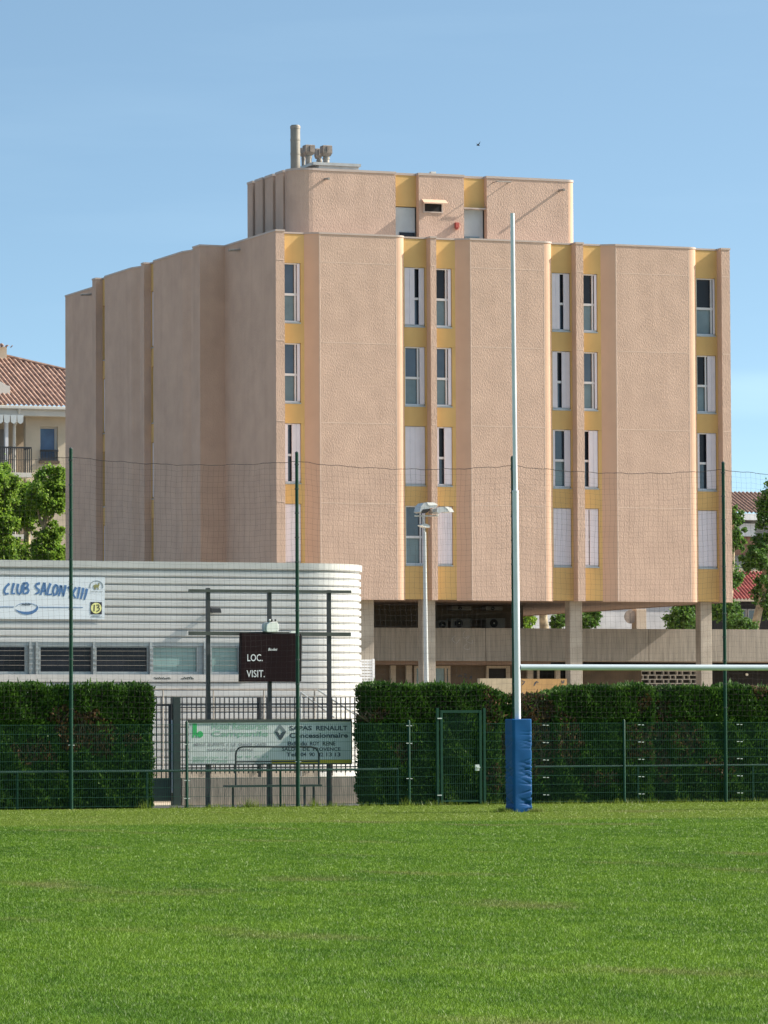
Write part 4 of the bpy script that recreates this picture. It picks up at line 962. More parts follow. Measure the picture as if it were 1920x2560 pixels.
# net: a grid of cords hung from a rope
up_ = [U(-388, VF)] + [U(x, VF) for x in TALL] + [U(2350, VF)]
def sag(u):
    for a, b in zip(up_[:-1], up_[1:]):
        if a <= u <= b: f = (u - a) / (b - a); return 0.13 * 4 * f * (1 - f) + 0.010 * math.sin(u * 7.3) + .006 * math.sin(u * 17)
    return 0
ne = thing('ball_net', 'fine dark ball-stop net hanging between the tall green posts', 'net', (0, VF, 2))
n0, n1 = U(-140, VF), U(2070, VF); cell = .125; zn = 7.78
nu = int((n1 - n0) / cell); nv_ = int((zn - zf - .05) / cell)
P = np.zeros((nv_ + 1, nu + 1, 3)); 
for i in range(nu + 1):
    u = n0 + i * cell; s_ = sag(u)
    for j in range(nv_ + 1):
        f = j / nv_
        P[j, i] = (u + .02 * math.sin(j * .5 + u * .8) * (1 - f * .4) + random.uniform(-.006, .006), VF + .05 + .03 * math.sin(u * 1.3 + j * .2), zn - s_ * (1 - f * .65) - j * cell + random.uniform(-.005, .005))
def cords(A, B, r):
    d = B - A; d /= np.linalg.norm(d, axis=1)[:, None]
    up = np.tile([0, 1., 0], (len(A), 1)); a = np.cross(d, up); a /= np.linalg.norm(a, axis=1)[:, None]; b = np.cross(d, a)
    vs = []
    for Q in (A, B):
        for k in range(3):
            an = 2 * math.pi * k / 3; vs.append(Q + (a * math.cos(an) + b * math.sin(an)) * r)
    n = len(A); vs = np.stack(vs, 1).reshape(-1, 3); base = (np.arange(n) * 6)[:, None]
    f = np.concatenate([base + np.array([k, (k + 1) % 3, 3 + (k + 1) % 3, 3 + k]) for k in range(3)])
    return vs, f
va, fa = cords(P[:-1].reshape(-1, 3), P[1:].reshape(-1, 3), .0016); vb, fb = cords(P[:, :-1].reshape(-1, 3), P[:, 1:].reshape(-1, 3), .0016)
arrays('netting', np.concatenate([va, vb]), np.concatenate([fa, fb + len(va)]), M['net'], parent=ne)
MB().tube([(u, VF + .05, zn - sag(u) + .01) for u in np.arange(n0, n1, .12)], .0055, 5).build('top_rope', M['net'], ne)

# spectator rails
VH = VF + .12
for lab, xs_, y0, y1, px_ in (('green tubular barrier rail running in front of the left hedge and gap', (-130, 994), 1930, 1925, (43, 366, 700, 993)), ('green tubular barrier rail running behind the goal along the right hedge', (1335, 2060), 1916, 1912, (1592, 1879))):
    zz = Fv((xs_[0] + xs_[1]) / 2, (y0 + y1) / 2, VH)[1]
    h = thing('barrier_rail', lab, 'railing', (U(xs_[0] + 200, VH), VH, 0))
    MB().tube([(U(xs_[0], VH), VH, zz), (U(xs_[1], VH), VH, zz)], .024, 8).build('rail', M['rail'], h, smooth=True)
    for x in px_: MB().tube([(U(x, VH), VH, -.05), (U(x, VH), VH, zz - .02)], .024, 8).build('post', M['green'], h, smooth=True)

# ================================================================== goal
gu, gv = Fg(1297, 2031)
gl_ = thing('goal_posts', 'white rugby goal with a tall upright and a pale crossbar', 'goal', (gu, gv, 0))
zc = Fv(1500, 1668.5, gv)[1]; zsl = Fv(1290, 1228, gv)[1]; ztop = Fv(1281, 533, gv)[1]; utop = Fv(1281, 533, gv)[0] - Fv(1297, 2022, gv)[0]
lean = lambda z: gu + utop * z / ztop
sp2 = 6.5
for k, off in enumerate((0, sp2)):
    MB().tube([(lean(0) + off, gv, -.05), (lean(zsl) + off, gv, zsl), ], .063, 18).build('post', M['post_white'], gl_, smooth=True)
    MB().tube([(lean(zsl - .02) + off, gv, zsl - .02), (lean(ztop) + off, gv, ztop)], [.047, .044], 18).build('upright', M['post_white'], gl_, smooth=True)
    MB().tube([(lean(zsl) + off, gv, zsl - .03), (lean(zsl) + off, gv, zsl + .015)], .067, 18).build('collar', M['post_white'], gl_, smooth=True)
MB().tube([(lean(zc) + .06, gv, zc), (lean(zc) + sp2 - .06, gv, zc)], .062, 16).build('crossbar', M['bar_white'], gl_, smooth=True)
# protective pad: one soft wrinkled sleeve
def pad(u0, label):
    hw = .218; zt_ = Fv(1297, 1795, gv)[1]; nz, ns = 150, 14
    r2 = random.Random(3)
    cre = [(r2.uniform(.05, .95) ** 1.7, r2.uniform(-.10, .10), r2.uniform(.005, .011), r2.uniform(.008, .018)) for _ in range(34)]
    vs = []; fs = []
    sides = [((-1, -1), (1, -1)), ((1, -1), (1, 1)), ((1, 1), (-1, 1)), ((-1, 1), (-1, -1))]
    for j in range(nz + 1):
        z = zt_ * j / nz - .02; f = j / nz
        for (a, b) in sides:
            for i in range(ns):
                q = i / ns; x = a[0] + (b[0] - a[0]) * q; y = a[1] + (b[1] - a[1]) * q
                ed = min(q, 1 - q); rn = 1 - .07 * max(0, 1 - ed / .1) ** 2
                d = 0
                for (c, sl_, wd, am) in cre:
                    t = (f - c - sl_ * (q - .5)) / wd
                    fade = max(0, min(1, (q - .25) * 1.8)) if y == -1 and a[1] == -1 and b[1] == -1 else .6
                    d += am * math.exp(-t * t) * fade * (1 - f) ** .6 * -1.2
                d += .002 * math.sin(z * 9 + q * 5)
                k = rn * (hw + d - .012 * (1 if j in (0, nz) else 0)); vs.append((u0 + x * k, gv + y * k, z))
    n = 4 * ns
    for j in range(nz):
        for i in range(n): fs.append((j * n + i, j * n + (i + 1) % n, (j + 1) * n + (i + 1) % n, (j + 1) * n + i))
    fs.append(tuple(range(nz * n, nz * n + n))); fs.append(tuple(range(n))[::-1])
    mb = MB(); mb.add(vs, fs)
    o = mb.solo('post_pad', M['blue'], label, 'pad', (u0, gv, 0), smooth=True)
    return o
pad(gu + .0, 'blue wrinkled protective pad around the foot of the white goal post')
pad(gu + sp2 + .05, 'second blue pad around the far goal post at the right edge')

# ================================================================== hedges
def hedge(label, u0, u1, v0, v1, hf, dens, patches, thin=None, ends=(True, True)):
    root = thing('hedge', label, 'hedge', ((u0 + u1) / 2, (v0 + v1) / 2, 0), 'clipped conifer hedge')
    pts = []; nr = []
    H = lambda u: hf(u) - .13
    def face(n, f):
        for _ in range(int(n)): p, q = f(); pts.append(p); nr.append(q)
    L = u1 - u0
    face(L * 2.8 * dens, lambda: (lambda u: ((u, v0, random.random() * H(u)), (0, -1, 0)))(random.uniform(u0, u1)))
    face(L * (v1 - v0) * dens * .9, lambda: (lambda u: ((u, random.uniform(v0, v1), H(u)), (0, 0, 1)))(random.uniform(u0, u1)))
    for k, e in enumerate(ends):
        if e: face((v1 - v0) * 2.8 * dens, lambda: (lambda u: ((u, random.uniform(v0, v1), random.random() * H(u)), (1 if k else -1, 0, 0)))(u1 if k else u0))
    P_ = np.array(pts); Nn = np.array(nr, float); n = len(P_)
    lump = .035 * np.sin(P_[:, 0] * 3.1 + P_[:, 2] * 1.7) * np.sin(P_[:, 2] * 3.3 + P_[:, 0]) + .03 * np.sin(P_[:, 0] * 7.7 + P_[:, 2] * 5.1)
    P_ = P_ + Nn * (lump - rng.random(n) * .13)[:, None] + rng.normal(0, .02, (n, 3))
    d = Nn * .55 + np.array([0, 0, .75]) + rng.normal(0, .38, (n, 3)); d /= np.linalg.norm(d, axis=1)[:, None]
    sd_ = np.cross(d, rng.normal(0, 1, (n, 3))); sd_ /= np.linalg.norm(sd_, axis=1)[:, None]
    ln_ = (rng.uniform(.05, .11, n) * np.where(rng.random(n) < .012, 2.2, 1))[:, None]; wd = rng.uniform(.014, .030, n)[:, None]
    dead = np.zeros(n, bool); drop = np.zeros(n, bool); rr = rng.random(n)
    for (pu, pz, ru, rz, amt) in patches:
        e = ((P_[:, 0] - pu) / ru) ** 2 + ((P_[:, 2] - pz) / rz) ** 2 + .5 * np.sin(P_[:, 0] * 9 + pz) * np.sin(P_[:, 2] * 8)
        ins = e < 1; dead |= ins & (rr < amt); drop |= ins & (rng.random(n) < .45) & (Nn[:, 1] < 0)
    keep = ~drop
    V = np.stack([P_, P_ + d * ln_ * .5 + sd_ * wd, P_ + d * ln_, P_ + d * ln_ * .5 - sd_ * wd], 1)[keep].reshape(-1, 3)
    nk = keep.sum(); F_ = (np.arange(nk) * 4)[:, None] + np.arange(4)
    arrays('foliage', V, F_, [M['hedge_leaf'], M['hedge_dead']], dead[keep].astype(int), parent=root, attr=np.repeat(np.clip(.62 * rng.random(nk) + .38 * (.5 + .5 * np.sin(P_[keep][:, 0] * 5.3 + 2 * np.sin(P_[keep][:, 2] * 3.1)) * np.sin(P_[keep][:, 2] * 4.7 + P_[keep][:, 0] * 1.9)), 0, 1), 4))
    # inner mass of twigs, lumpy
    mb = MB(); nu_ = max(6, int(L / .25)); nz_ = 10; ins = .13
    for side in ('f', 't'):
        pass
    grid = {}
    prof = [(v0 + ins, -.02)] + [(v0 + ins, j / nz_) for j in range(1, nz_ + 1)] + [(v1 - ins, 1.0), (v1 - ins, -.02)]
    vs = []; fs = []
    for i in range(nu_ + 1):
        u = u0 + ins + (L - 2 * ins) * i / nu_
        for (v, f) in prof: vs.append((u, v + (.03 * math.sin(u * 9 + f * 20) if v < v1 - ins else 0), (H(u) - ins) * f if f > 0 else -.02))
    m_ = len(prof)
    for i in range(nu_):
        for j in range(m_ - 1): fs.append((i * m_ + j, (i + 1) * m_ + j, (i + 1) * m_ + j + 1, i * m_ + j + 1))
    fs.append(tuple(range(m_))); fs.append(tuple(range(nu_ * m_, nu_ * m_ + m_))[::-1])
    mb.add(vs, fs); mb.build('twigs', M['hedge_core'], root, fix=True)
    # bare stems showing where it is dead
    st_ = MB()
    for (pu, pz, ru, rz, amt) in patches:
        for _ in range(5):
            u = pu + random.uniform(-ru, ru) * .7; st_.tube([(pu, v0 + .14, max(0, pz - rz)), (u + random.uniform(-.15, .15), v0 + .04, pz), (u + random.uniform(-.3, .3), v0 + .02, pz + rz * .8)], [.02, .014, .006], 5)
    if st_.v: props(st_.build('stems', M['bark_dk'], root), kind='stuff')
    return root
VHG = VF + .55
def hp_(x, y): return Fv(x, y, VHG)
ztl = hp_(200, 1704)[1]
e_l = U(381, VHG)
lp = [(*hp_(200, 1830), .5, .5, .75), (*hp_(255, 1850), .35, .45, .6), (*hp_(90, 1880), .5, .3, .45), (*hp_(330, 1850), .25, .15, .5), (*hp_(150, 1790), .3, .2, .5)]
hedge('dark clipped hedge at the left with a brown dead patch', U(-130, VHG), e_l, VHG, VHG + 1.1, lambda u: ztl + .03 * math.sin(u * 4) + .03 * math.sin(u * 11), 3000, lp, ends=(False, True))
h0, h1 = U(890, VHG + 1.1), U(1248, VHG); zt2 = hp_(1050, 1703)[1]
hedge('green clipped hedge behind the mesh gate, next to the iron fence', h0, h1, VHG, VHG + 1.1, lambda u: zt2 + .02 * math.sin(u * 5) - max(0, (u - h1 + .45)) * .35, 3000,
      [(*hp_(930, 1790), .4, .15, .45), (*hp_(1230, 1780), .25, .5, .4), (*hp_(1010, 1880), .3, .25, .3), (*hp_(1240, 1950), .3, .3, .5)])
h2 = U(1402, VHG); zt3 = hp_(1320, 1728)[1]
hedge('thin browning hedge section with bare stems just behind the goal post', h1 - .05, h2, VHG + .06, VHG + 1.0, lambda u: zt3 + .06 * math.sin(u * 6) + .04 * math.sin(u * 15), 1600,
      [(*hp_(1330, 1780), .55, .55, .7), (*hp_(1360, 1880), .4, .6, .6), (*hp_(1290, 1860), .4, .5, .5)])
h3 = U(1632, VHG); zt4 = hp_(1500, 1707)[1]
hedge('green clipped hedge section between the goal post and the leafy gap', h2 - .1, h3, VHG, VHG + 1.1, lambda u: zt4 + .03 * math.sin(u * 5) - max(0, h2 + .25 - u) * .25, 3000,
      [(*hp_(1420, 1850), .35, .6, .55), (*hp_(1600, 1860), .35, .5, .5), (*hp_(1500, 1950), .5, .2, .35), (*hp_(1610, 1760), .2, .2, .5)])
h4 = U(1690, VHG); zt5 = hp_(1660, 1722)[1]
hedge('pale leafy gap in the right-hand hedge, lower than its neighbours', h3 - .05, h4, VHG + .08, VHG + .95, lambda u: zt5 + .05 * math.sin(u * 9), 1900, [(*hp_(1660, 1800), .4, .5, .35), (*hp_(1660, 1920), .4, .4, .6)])
h5 = U(2070, VHG); zt6 = hp_(1800, 1708)[1]
hedge('dark clipped hedge at the right end behind the last tall post', h4 - .08, h5, VHG, VHG + 1.1, lambda u: zt6 + .02 * math.sin(u * 5), 3000, [(*hp_(1900, 1730), .2, .2, .6), (*hp_(1720, 1850), .4, .5, .4), (*hp_(1800, 1920), .5, .3, .4)])

# ================================================================== floodlight mast
VMA = -16.0
mt = thing('floodlight_mast', 'grey steel floodlight mast with three lamps in front of the stilted building', 'lamp post', (U(1066, VMA, 1700), VMA, 0))
def m4(x, y): return Fv(980 + x / 8.295, 1230 + y / 8.295, VMA)
pb = Fv(1068, 1700, VMA); pm_ = Fv(1061, 1330, VMA); pt_ = Fv(1057, 1288, VMA)
MB().tube([(pb[0], VMA, -.02), (pm_[0], VMA, pm_[1])], [.085, .052], 14).build('pole', M['lamp_grey'], mt, smooth=True)
MB().tube([(pm_[0], VMA, pm_[1] - .05), (pt_[0], VMA, pt_[1])], .028, 10).build('pole_top', M['lamp_grey'], mt, smooth=True)
a = m4(470, 495); b = m4(955, 495); MB().tube([(a[0], VMA, a[1]), (b[0], VMA, b[1])], .025, 8).build('crossarm', M['lamp_grey'], mt)
def head(bot, top, lit, d=.5):
    pbm = [m4(*p) for p in bot]
    o = MB().slab(pbm, VMA - d * .6, VMA + d * .4).build('lamp', M['lamp_grey'], mt)
    MB().slab([m4(*p) for p in lit], VMA - d * .62, VMA + d * .42).build('lit_face', M['lamp_white'], o)  # sunlit face of the housing, put in as a white slab
    return o
h_ = head([(500, 420), (530, 300), (590, 235), (650, 232), (690, 282), (870, 288), (830, 330), (700, 350), (560, 440)], None, [(640, 225), (800, 228), (880, 283), (690, 290)])
MB().slab([m4(*p) for p in [(520, 425), (560, 372), (700, 355), (710, 385), (640, 440), (545, 455)]], VMA - .33, VMA - .32).build('lens', M['dark'], h_)
h_ = head([(850, 420), (860, 355), (920, 325), (1020, 318), (1075, 372), (1100, 420), (960, 425), (900, 455)], None, [(1010, 312), (1090, 315), (1170, 360), (1205, 425), (1110, 425), (1075, 365)])
MB().tube([(m4(780, 410)[0], VMA - .1, m4(780, 450)[1]), (m4(780, 410)[0], VMA - .1, m4(780, 380)[1])], .05, 8).build('ballast', M['cowl'], mt)
MB().tube([(m4(930, 490)[0], VMA - .05, m4(930, 500)[1]), (m4(930, 490)[0], VMA - .05, m4(930, 460)[1])], .035, 8).build('bracket', M['lamp_white'], mt)
h_ = head([(565, 690), (580, 672), (640, 660), (690, 672), (745, 705), (740, 722), (640, 712)], None, [(560, 690), (640, 713), (742, 722), (740, 742), (640, 733), (575, 705)], d=.3)

# ================================================================== trees, bushes
def leaves(root, blobs, n_per, size, material, name='crown'):
    C_ = []; sub = []
    for (u, v, z, r, k) in blobs:
        sub.append((u, v, z, r * .75, k * .5))
        for _ in range(11):
            q = rng.normal(0, 1, 3); q /= np.linalg.norm(q); sub.append((u + q[0] * r * 1.05, v + q[1] * r * 1.0, z + q[2] * r * 1.0, r * rng.uniform(.15, .42), k * .10))
    for (u, v, z, r, k) in sub:
        n = max(6, int(n_per * 1.7 * k)); dirs = rng.normal(0, 1, (n, 3)); dirs /= np.linalg.norm(dirs, axis=1)[:, None]
        rad = r * np.abs(rng.normal(.72, .34, n))
        lump = 1 + .35 * np.sin(dirs[:, 0] * 5 + u * 3) * np.sin(dirs[:, 2] * 6 + z * 2) 
        C_.append(np.array([u, v, z]) + dirs * (rad * lump)[:, None])
    P_ = np.concatenate(C_); n = len(P_)
    nrm = rng.normal(0, 1, (n, 3)) + np.array([.2, -.2, .5]); nrm /= np.linalg.norm(nrm, axis=1)[:, None]
    a = np.cross(nrm, rng.normal(0, 1, (n, 3))); a /= np.linalg.norm(a, axis=1)[:, None]; b = np.cross(nrm, a)
    s_ = (size * .66 * rng.uniform(.6, 1.3, n))[:, None]
    V = np.stack([P_ - a * s_ * .5, P_ + b * s_ * .45 + nrm * s_ * .12, P_ + a * s_ * .55, P_ - b * s_ * .45 + nrm * s_ * .12], 1).reshape(-1, 3)
    return arrays(name, V, (np.arange(n) * 4)[:, None] + np.arange(4), material, parent=root, attr=np.repeat(rng.random(n), 4))
def tree(label, base_x, v, limbs, blobs, n_per=420, size=.17, leaf='plane_leaf', bark='bark', r0=.17, name='plane_tree', group=None, y0=1560):
    bu = U(base_x, v, y0); root = thing(name, label, 'tree', (bu, v, 0), group)
    def pt(x, y, dv=0): a = Fv(x, y, v + dv); return (a[0], v + dv, a[1])
    tk = MB()
    for path_, ra, rb in limbs:
        ps_ = [pt(*q) for q in path_]; 
        if ra >= r0 - 1e-6: ps_ = [(ps_[0][0], ps_[0][1], -.1)] + ps_
        n = len(ps_); tk.tube(ps_, [ra + (rb - ra) * i / (n - 1) for i in range(n)], 9)
    tk.build('trunk', M[bark], root, smooth=True)
    leaves(root, [(*pt(x, y, dv), r * (1.0 if v < 26 else 1.18), k) for x, y, dv, r, k in blobs], n_per, size, M[leaf])
    return root
VTL = 31.0
tree('leafy pollarded plane tree with a knobbly pale trunk before the cream house', 66, VTL, [([(66, 1420), (68, 1340), (72, 1310), (64, 1290)], .18, .10), ([(72, 1310), (85, 1290), (105, 1265)], .09, .04), ([(66, 1330), (50, 1300), (40, 1280)], .08, .04)],
     [(60, 1255, 0, .6, 1.4), (35, 1245, .3, .5, 1), (85, 1240, .2, .45, 1), (70, 1285, -.3, .5, .9), (45, 1290, .3, .5, .7), (55, 1380, -.2, .4, .7), (35, 1395, 0, .4, .6)], 820)
tree('pollarded plane tree with bright leaves touching the corner of the pink building', 112, VTL - 1.5, [([(118, 1420), (115, 1350), (112, 1310), (118, 1280)], .18, .11), ([(112, 1310), (132, 1290), (140, 1260)], .08, .04), ([(114, 1330), (100, 1300), (95, 1270)], .08, .04)],
     [(130, 1215, 0, .55, 1.5), (112, 1235, .2, .5, 1.3), (145, 1240, 0, .4, 1.2), (120, 1265, -.3, .45, 1), (98, 1260, .2, .4, .8), (148, 1190, 0, .28, .5), (140, 1330, 0, .35, .7), (105, 1340, 0, .3, .5), (120, 1385, -.2, .5, 1.3), (145, 1385, 0, .45, 1), (95, 1390, 0, .4, .7)], 820)
tree('leafy plane tree cut off by the left edge of the picture', -15, VTL - 2, [([(0, 1420), (-4, 1340), (-8, 1290)], .2, .12), ([(-8, 1300), (10, 1270), (15, 1240)], .09, .05)],
     [(5, 1205, 0, .5, 1.4), (-20, 1220, 0, .6, 1.2), (18, 1235, .1, .4, 1.1), (0, 1270, 0, .5, 1.3), (12, 1310, 0, .4, 1), (-10, 1330, 0, .5, 1), (15, 1370, 0, .4, 1), (0, 1395, 0, .5, 1)], 820)
VTR = 22.0
tree('dark leafy tree with a leaning trunk at the right edge of the picture', 1888, VTR, [([(1886, 1575), (1896, 1530), (1908, 1490), (1916, 1430), (1918, 1360)], .2, .12), ([(1914, 1440), (1896, 1400), (1885, 1375)], .08, .04)],
     [(1926, 1240, 0, .5, 1.3), (1916, 1270, .2, .3, .8), (1926, 1300, 0, .5, 1), (1893, 1388, 0, .45, 1.2), (1906, 1360, .3, .4, .9), (1880, 1405, 0, .4, .8), (1922, 1450, 0, .5, 1), (1912, 1490, 0, .45, .9), (1926, 1520, 0, .4, .7)], 560, .19, 'tree_leaf')
tree('slim leafy tree half hidden by the right corner of the pink building', 1838, VTR - 3, [([(1815, 1575), (1822, 1540), (1826, 1500), (1832, 1400), (1834, 1310)], .14, .06)],
     [(1834, 1290, 0, .35, .8), (1838, 1335, 0, .4, .9), (1840, 1360, 0, .35, .7), (1832, 1440, 0, .45, .7), (1842, 1445, 0, .3, .5), (1812, 1520, 0, .5, .9), (1825, 1530, 0, .4, .6)], 460, .18, 'tree_leaf')
def bush(label, v, blobs, n_per=380, size=.16, leaf='tree_leaf', x0=None):
    xs0 = sum(b[0] for b in blobs) / len(blobs); bu = U(xs0, v, 1560); root = thing('bush', label, 'bush', (bu, v, 4.2))
    def pt(x, y, dv=0): a = Fv(x, y, v + dv); return (a[0], v + dv, a[1])
    st_ = MB()
    for (x, y, dv, r, k) in blobs:
        q = pt(x, y, dv); st_.tube([(bu, v, 4.1), (bu, v, 4.3), (q[0], v, (4.3 + q[2]) / 2), q], [.035, .03, .02, .01], 5)
    st_.build('stems', M['bark_dk'], root)
    leaves(root, [(*pt(x, y, dv), r, k) for x, y, dv, r, k in blobs], n_per, size, M[leaf], 'foliage')
bush('round dark bush seen between the rear and right-hand concrete columns', 15, [(1700, 1555, 0, .5, 1.5), (1722, 1545, 0, .55, 1.5), (1712, 1530, 0, .4, 1), (1690, 1562, 0, .35, .6)])
bush('leafy shrub just right of the middle concrete column', 17, [(1466, 1545, 0, .4, 1), (1478, 1535, 0, .35, .8), (1490, 1530, 0, .25, .4), (1464, 1562, 0, .3, .6)])
bush('small leafy shrub beside the pale trunk, near the goal post', 20, [(1312, 1555, 0, .35, 1), (1320, 1545, 0, .3, .7), (1310, 1540, 0, .3, .6)], leaf='plane_leaf')
bush('small shrub just left of the middle concrete column', 19, [(1398, 1556, 0, .3, .8), (1408, 1545, 0, .25, .5), (1388, 1564, 0, .2, .4)])
bush('low creeping shrub along the parapet right of the building', 8, [(1830, 1565, 0, .25, .6), (1845, 1558, 0, .3, .8), (1862, 1562, 0, .28, .7), (1880, 1564, 0, .22, .5), (1835, 1548, .5, .25, .5)], size=.13)
tr_ = thing('plane_tree', 'thick pale tree trunk seen under the building beside the goal post', 'tree', (U(1361, 26, 1560), 26, 0))
a = Fv(1361, 1575, 26); MB().tube([(a[0], 26, 0), (a[0], 26, a[1]), (a[0] - .05, 26, a[1] + .5), (a[0], 26, a[1] + 1.6)], [.3, .2, .17, .2], 12).build('trunk', M['bark'], tr_, smooth=True)
leaves(tr_, [(a[0], 26, a[1] + 2.6, 1.3, 2), (a[0] + 1, 26.5, a[1] + 3.2, 1.2, 1.5), (a[0] - 1, 26, a[1] + 3, 1.1, 1.5)], 400, .2, M['plane_leaf'])

# white building beyond the stilts, and a grey dish
wb = thing('white_building', 'sunlit white building seen through the gap beneath the stilted building', 'building', (8, 38, 0))
MB().box(U(1250, 38), U(1790, 38), 38, 46, 0, 8.2).build('wall', M['white_wall'], wb)
MB().box(U(1240, 38), U(1800, 38), 37.7, 46.3, 8.2, 8.45).build('roof', M['pale'], wb)
u, z = Fv(1572, 1542, 9.2); ds = thing('satellite_dish', 'dark grey round dish beside the rear concrete column', 'dish', (u, 9.2, z))
MB().tube([(u, 9.05, z), (u, 9.15, z), (u, 9.25, z)], [.26, .22, .08], 20).build('dish', M['cowl'], ds, smooth=True)
MB().tube([(u, 9.22, z), (u + .35, 9.25, z)], .025, 6).build('arm', M['steel_dull'], ds)

# ================================================================== tiled roofs
def tiled(mb, u0, u1, vtop, v0, z0, k, pitch_=.21, amp=.05):
    n = int((u1 - u0) / pitch_ * 8); vs = []; fs = []; ms = 10
    for i in range(n + 1):
        u = u0 + (u1 - u0) * i / n; ph = (u - u0) / pitch_ * 2 * math.pi; o = amp * (abs(math.sin(ph / 2)) * 2 - 1)
        vt = vtop(u)
        for j in range(ms + 1):
            v = v0 + (vt - v0) * j / ms; vs.append((u, v, z0 + k * (v - v0) + o))
    for i in range(n):
        for j in range(ms): fs.append((i * (ms + 1) + j, (i + 1) * (ms + 1) + j, (i + 1) * (ms + 1) + j + 1, i * (ms + 1) + j + 1))
    mb.add(vs, fs)
VAP = 41.5
ap = thing('cream_house', 'cream apartment house with a clay tiled roof behind the plane trees', 'building', (U(60, VAP), VAP, 0))
zev = Fv(80, 1018.5, VAP - .5)[1]; kr = .42; v0 = VAP - .5
h_a = Fp(0, 893, v0, zev, kr); h_b = Fp(163, 931, v0, zev, kr)
def vtop(u): f = (u - h_a[0]) / (h_b[0] - h_a[0]); return max(v0 + .3, h_a[1] + f * (h_b[1] - h_a[1]))
mb = MB(); ul, ur = U(-260, v0, 1018), U(260, v0, 1018)
tiled(mb, ul, min(ur, h_b[0] + 3.5), vtop, v0, zev + .08, kr); mb.build('roof', M['tile'], ap, fix=False, smooth=True)
rdg = MB(); rdg.tube([(u, vtop(u), zev + .1 + kr * (vtop(u) - v0)) for u in np.arange(ul, h_b[0] + 3.4, .33)], .1, 8); rdg.build('hip_tiles', M['tile'], ap)
MB().box(ul, ur, VAP - .62, VAP - .5, zev - .08, zev + .06).build('gutter', M['pale'], ap, bevel=.03)
MB().box(ul, ur, VAP - .48, VAP, zev - .36, zev - .02).build('fascia', M['pale'], ap)
zwl = zev - .36
def wpx(x, y): return Fv(x, y, VAP)
wx0, wz1 = wpx(100, 1066); wx1, wz0 = wpx(145, 1152)
bx = wpx(64, 1120)[0]
MB().box(bx, wx0, VAP, VAP + .3, 0, zwl).box(wx1, ur, VAP, VAP + .3, 0, zwl).box(wx0, wx1, VAP, VAP + .3, wz1, zwl).box(wx0, wx1, VAP, VAP + .3, 0, wz0).box(ul, bx, VAP + 1.4, VAP + 1.6, 0, zwl).box(ul, ur, VAP + 1.6, VAP + 9, 0, zev - .02).build('wall', M['cream'], ap)
f = MB().box(wx0, wx0 + .06, VAP + .14, VAP + .2, wz0, wz1).box(wx1 - .1, wx1, VAP + .14, VAP + .2, wz0, wz1).box(wx0 + .06, wx1 - .1, VAP + .14, VAP + .2, wz1 - .08, wz1).build('window', M['pale'], ap)
M['glass_sky'] = mat('sky_blue_glass', (0.07, 0.16, 0.29), 0.06, var=0.15, spec=1.0)
MB().box(wx0 + .06, wx1 - .1, VAP + .21, VAP + .24, wz0, wz1 - .08).build('pane', M['glass_sky'], f)
z_r = wpx(120, 1126)[1]; r_ = MB().box(wx0, wx1, VAP - .06, VAP - .01, z_r - .06, z_r + .03)
for k in range(12): x = wx0 + (wx1 - wx0) * (k + .5) / 12; r_.box(x - .01, x + .01, VAP - .045, VAP - .025, wz0 + .05, z_r - .06)
r_.box(wx0, wx1, VAP - .06, VAP - .01, wz0, wz0 + .05).build('railing', M['iron'], f)
MB().box(wx0 - .05, wx1 + .05, VAP - .08, VAP + .14, wz0 - .12, wz0 - .005).build('sill', M['brown_wall'], f)
for (yt0, yr, ys) in ((1040, 1121, 1184), (1240, 1290, 1338), ):
    zr_ = wpx(20, yr)[1]; zs_ = wpx(20, ys)[1]
    bl_ = MB().box(ul, bx, VAP - .9, VAP + 1.4, zs_ - .2, zs_).build('balcony', M['pale'], ap)
    q = MB().box(ul, bx, VAP - .9, VAP - .85, zr_ - .05, zr_ + .02).box(bx - .05, bx, VAP - .85, VAP, zr_ - .05, zr_ + .02)
    x = ul
    while x < bx: q.box(x, x + .04, VAP - .89, VAP - .86, zs_, zr_ - .05); x += .085
    q.build('railing', M['iron'], bl_)
    MB().box(ul, bx - .4, VAP + 1.36, VAP + 1.4, zs_ + .02, zs_ + 2.0).build('window', M['grey_wall'], ap)
MB().box(bx - 1.0, bx - .86, VAP - .3, VAP - .1, wpx(30, 1184)[1], zwl).build('column', M['white'], ap)
MB().tube([(wpx(39, 1030)[0], VAP - .55, zev - .05), (wpx(38, 1030)[0], VAP - .3, zev - .5), (wpx(34, 1030)[0], VAP - .1, zev - .8), (wpx(34, 1030)[0], VAP - .1, 0)], .07, 8).build('downpipe', M['pale'], ap)
aw = MB(); za = wpx(15, 1040)[1]; zb2 = wpx(15, 1058)[1]
for k in range(14): x = bx - .6 - k * .3; aw.slab([(x, za), (x + .28, za), (x + .26, zb2 - .0), (x + .14, zb2 - .08), (x + .02, zb2)], VAP - .75, VAP - .72)
aw.build('awning', M['panel_blue'], ap)
d = Fp(5, 985, v0, zev, kr)
dm_ = MB(); dm_.box(d[0] - 1.2, Fv(22, 975, d[1])[0], d[1] - .2, d[1] + .5, d[2] - .1, d[2] + .35); dm_.add([(d[0] - 1.2, d[1] - .2, d[2] + .35), (Fv(16, 960, d[1])[0], d[1] - .2, d[2] + .35), (d[0] - 1.2, d[1] - .2, d[2] + 1.1), (d[0] - 1.2, d[1] + .5, d[2] + .35), (Fv(16, 960, d[1])[0], d[1] + .5, d[2] + .35), (d[0] - 1.2, d[1] + .5, d[2] + 1.1)], [(0, 1, 2), (3, 5, 4), (1, 4, 5, 2), (0, 2, 5, 3), (0, 3, 4, 1)])
dm_.build('dormer', M['pale'], ap)
a = Fv(17, 870, VAP + 6)
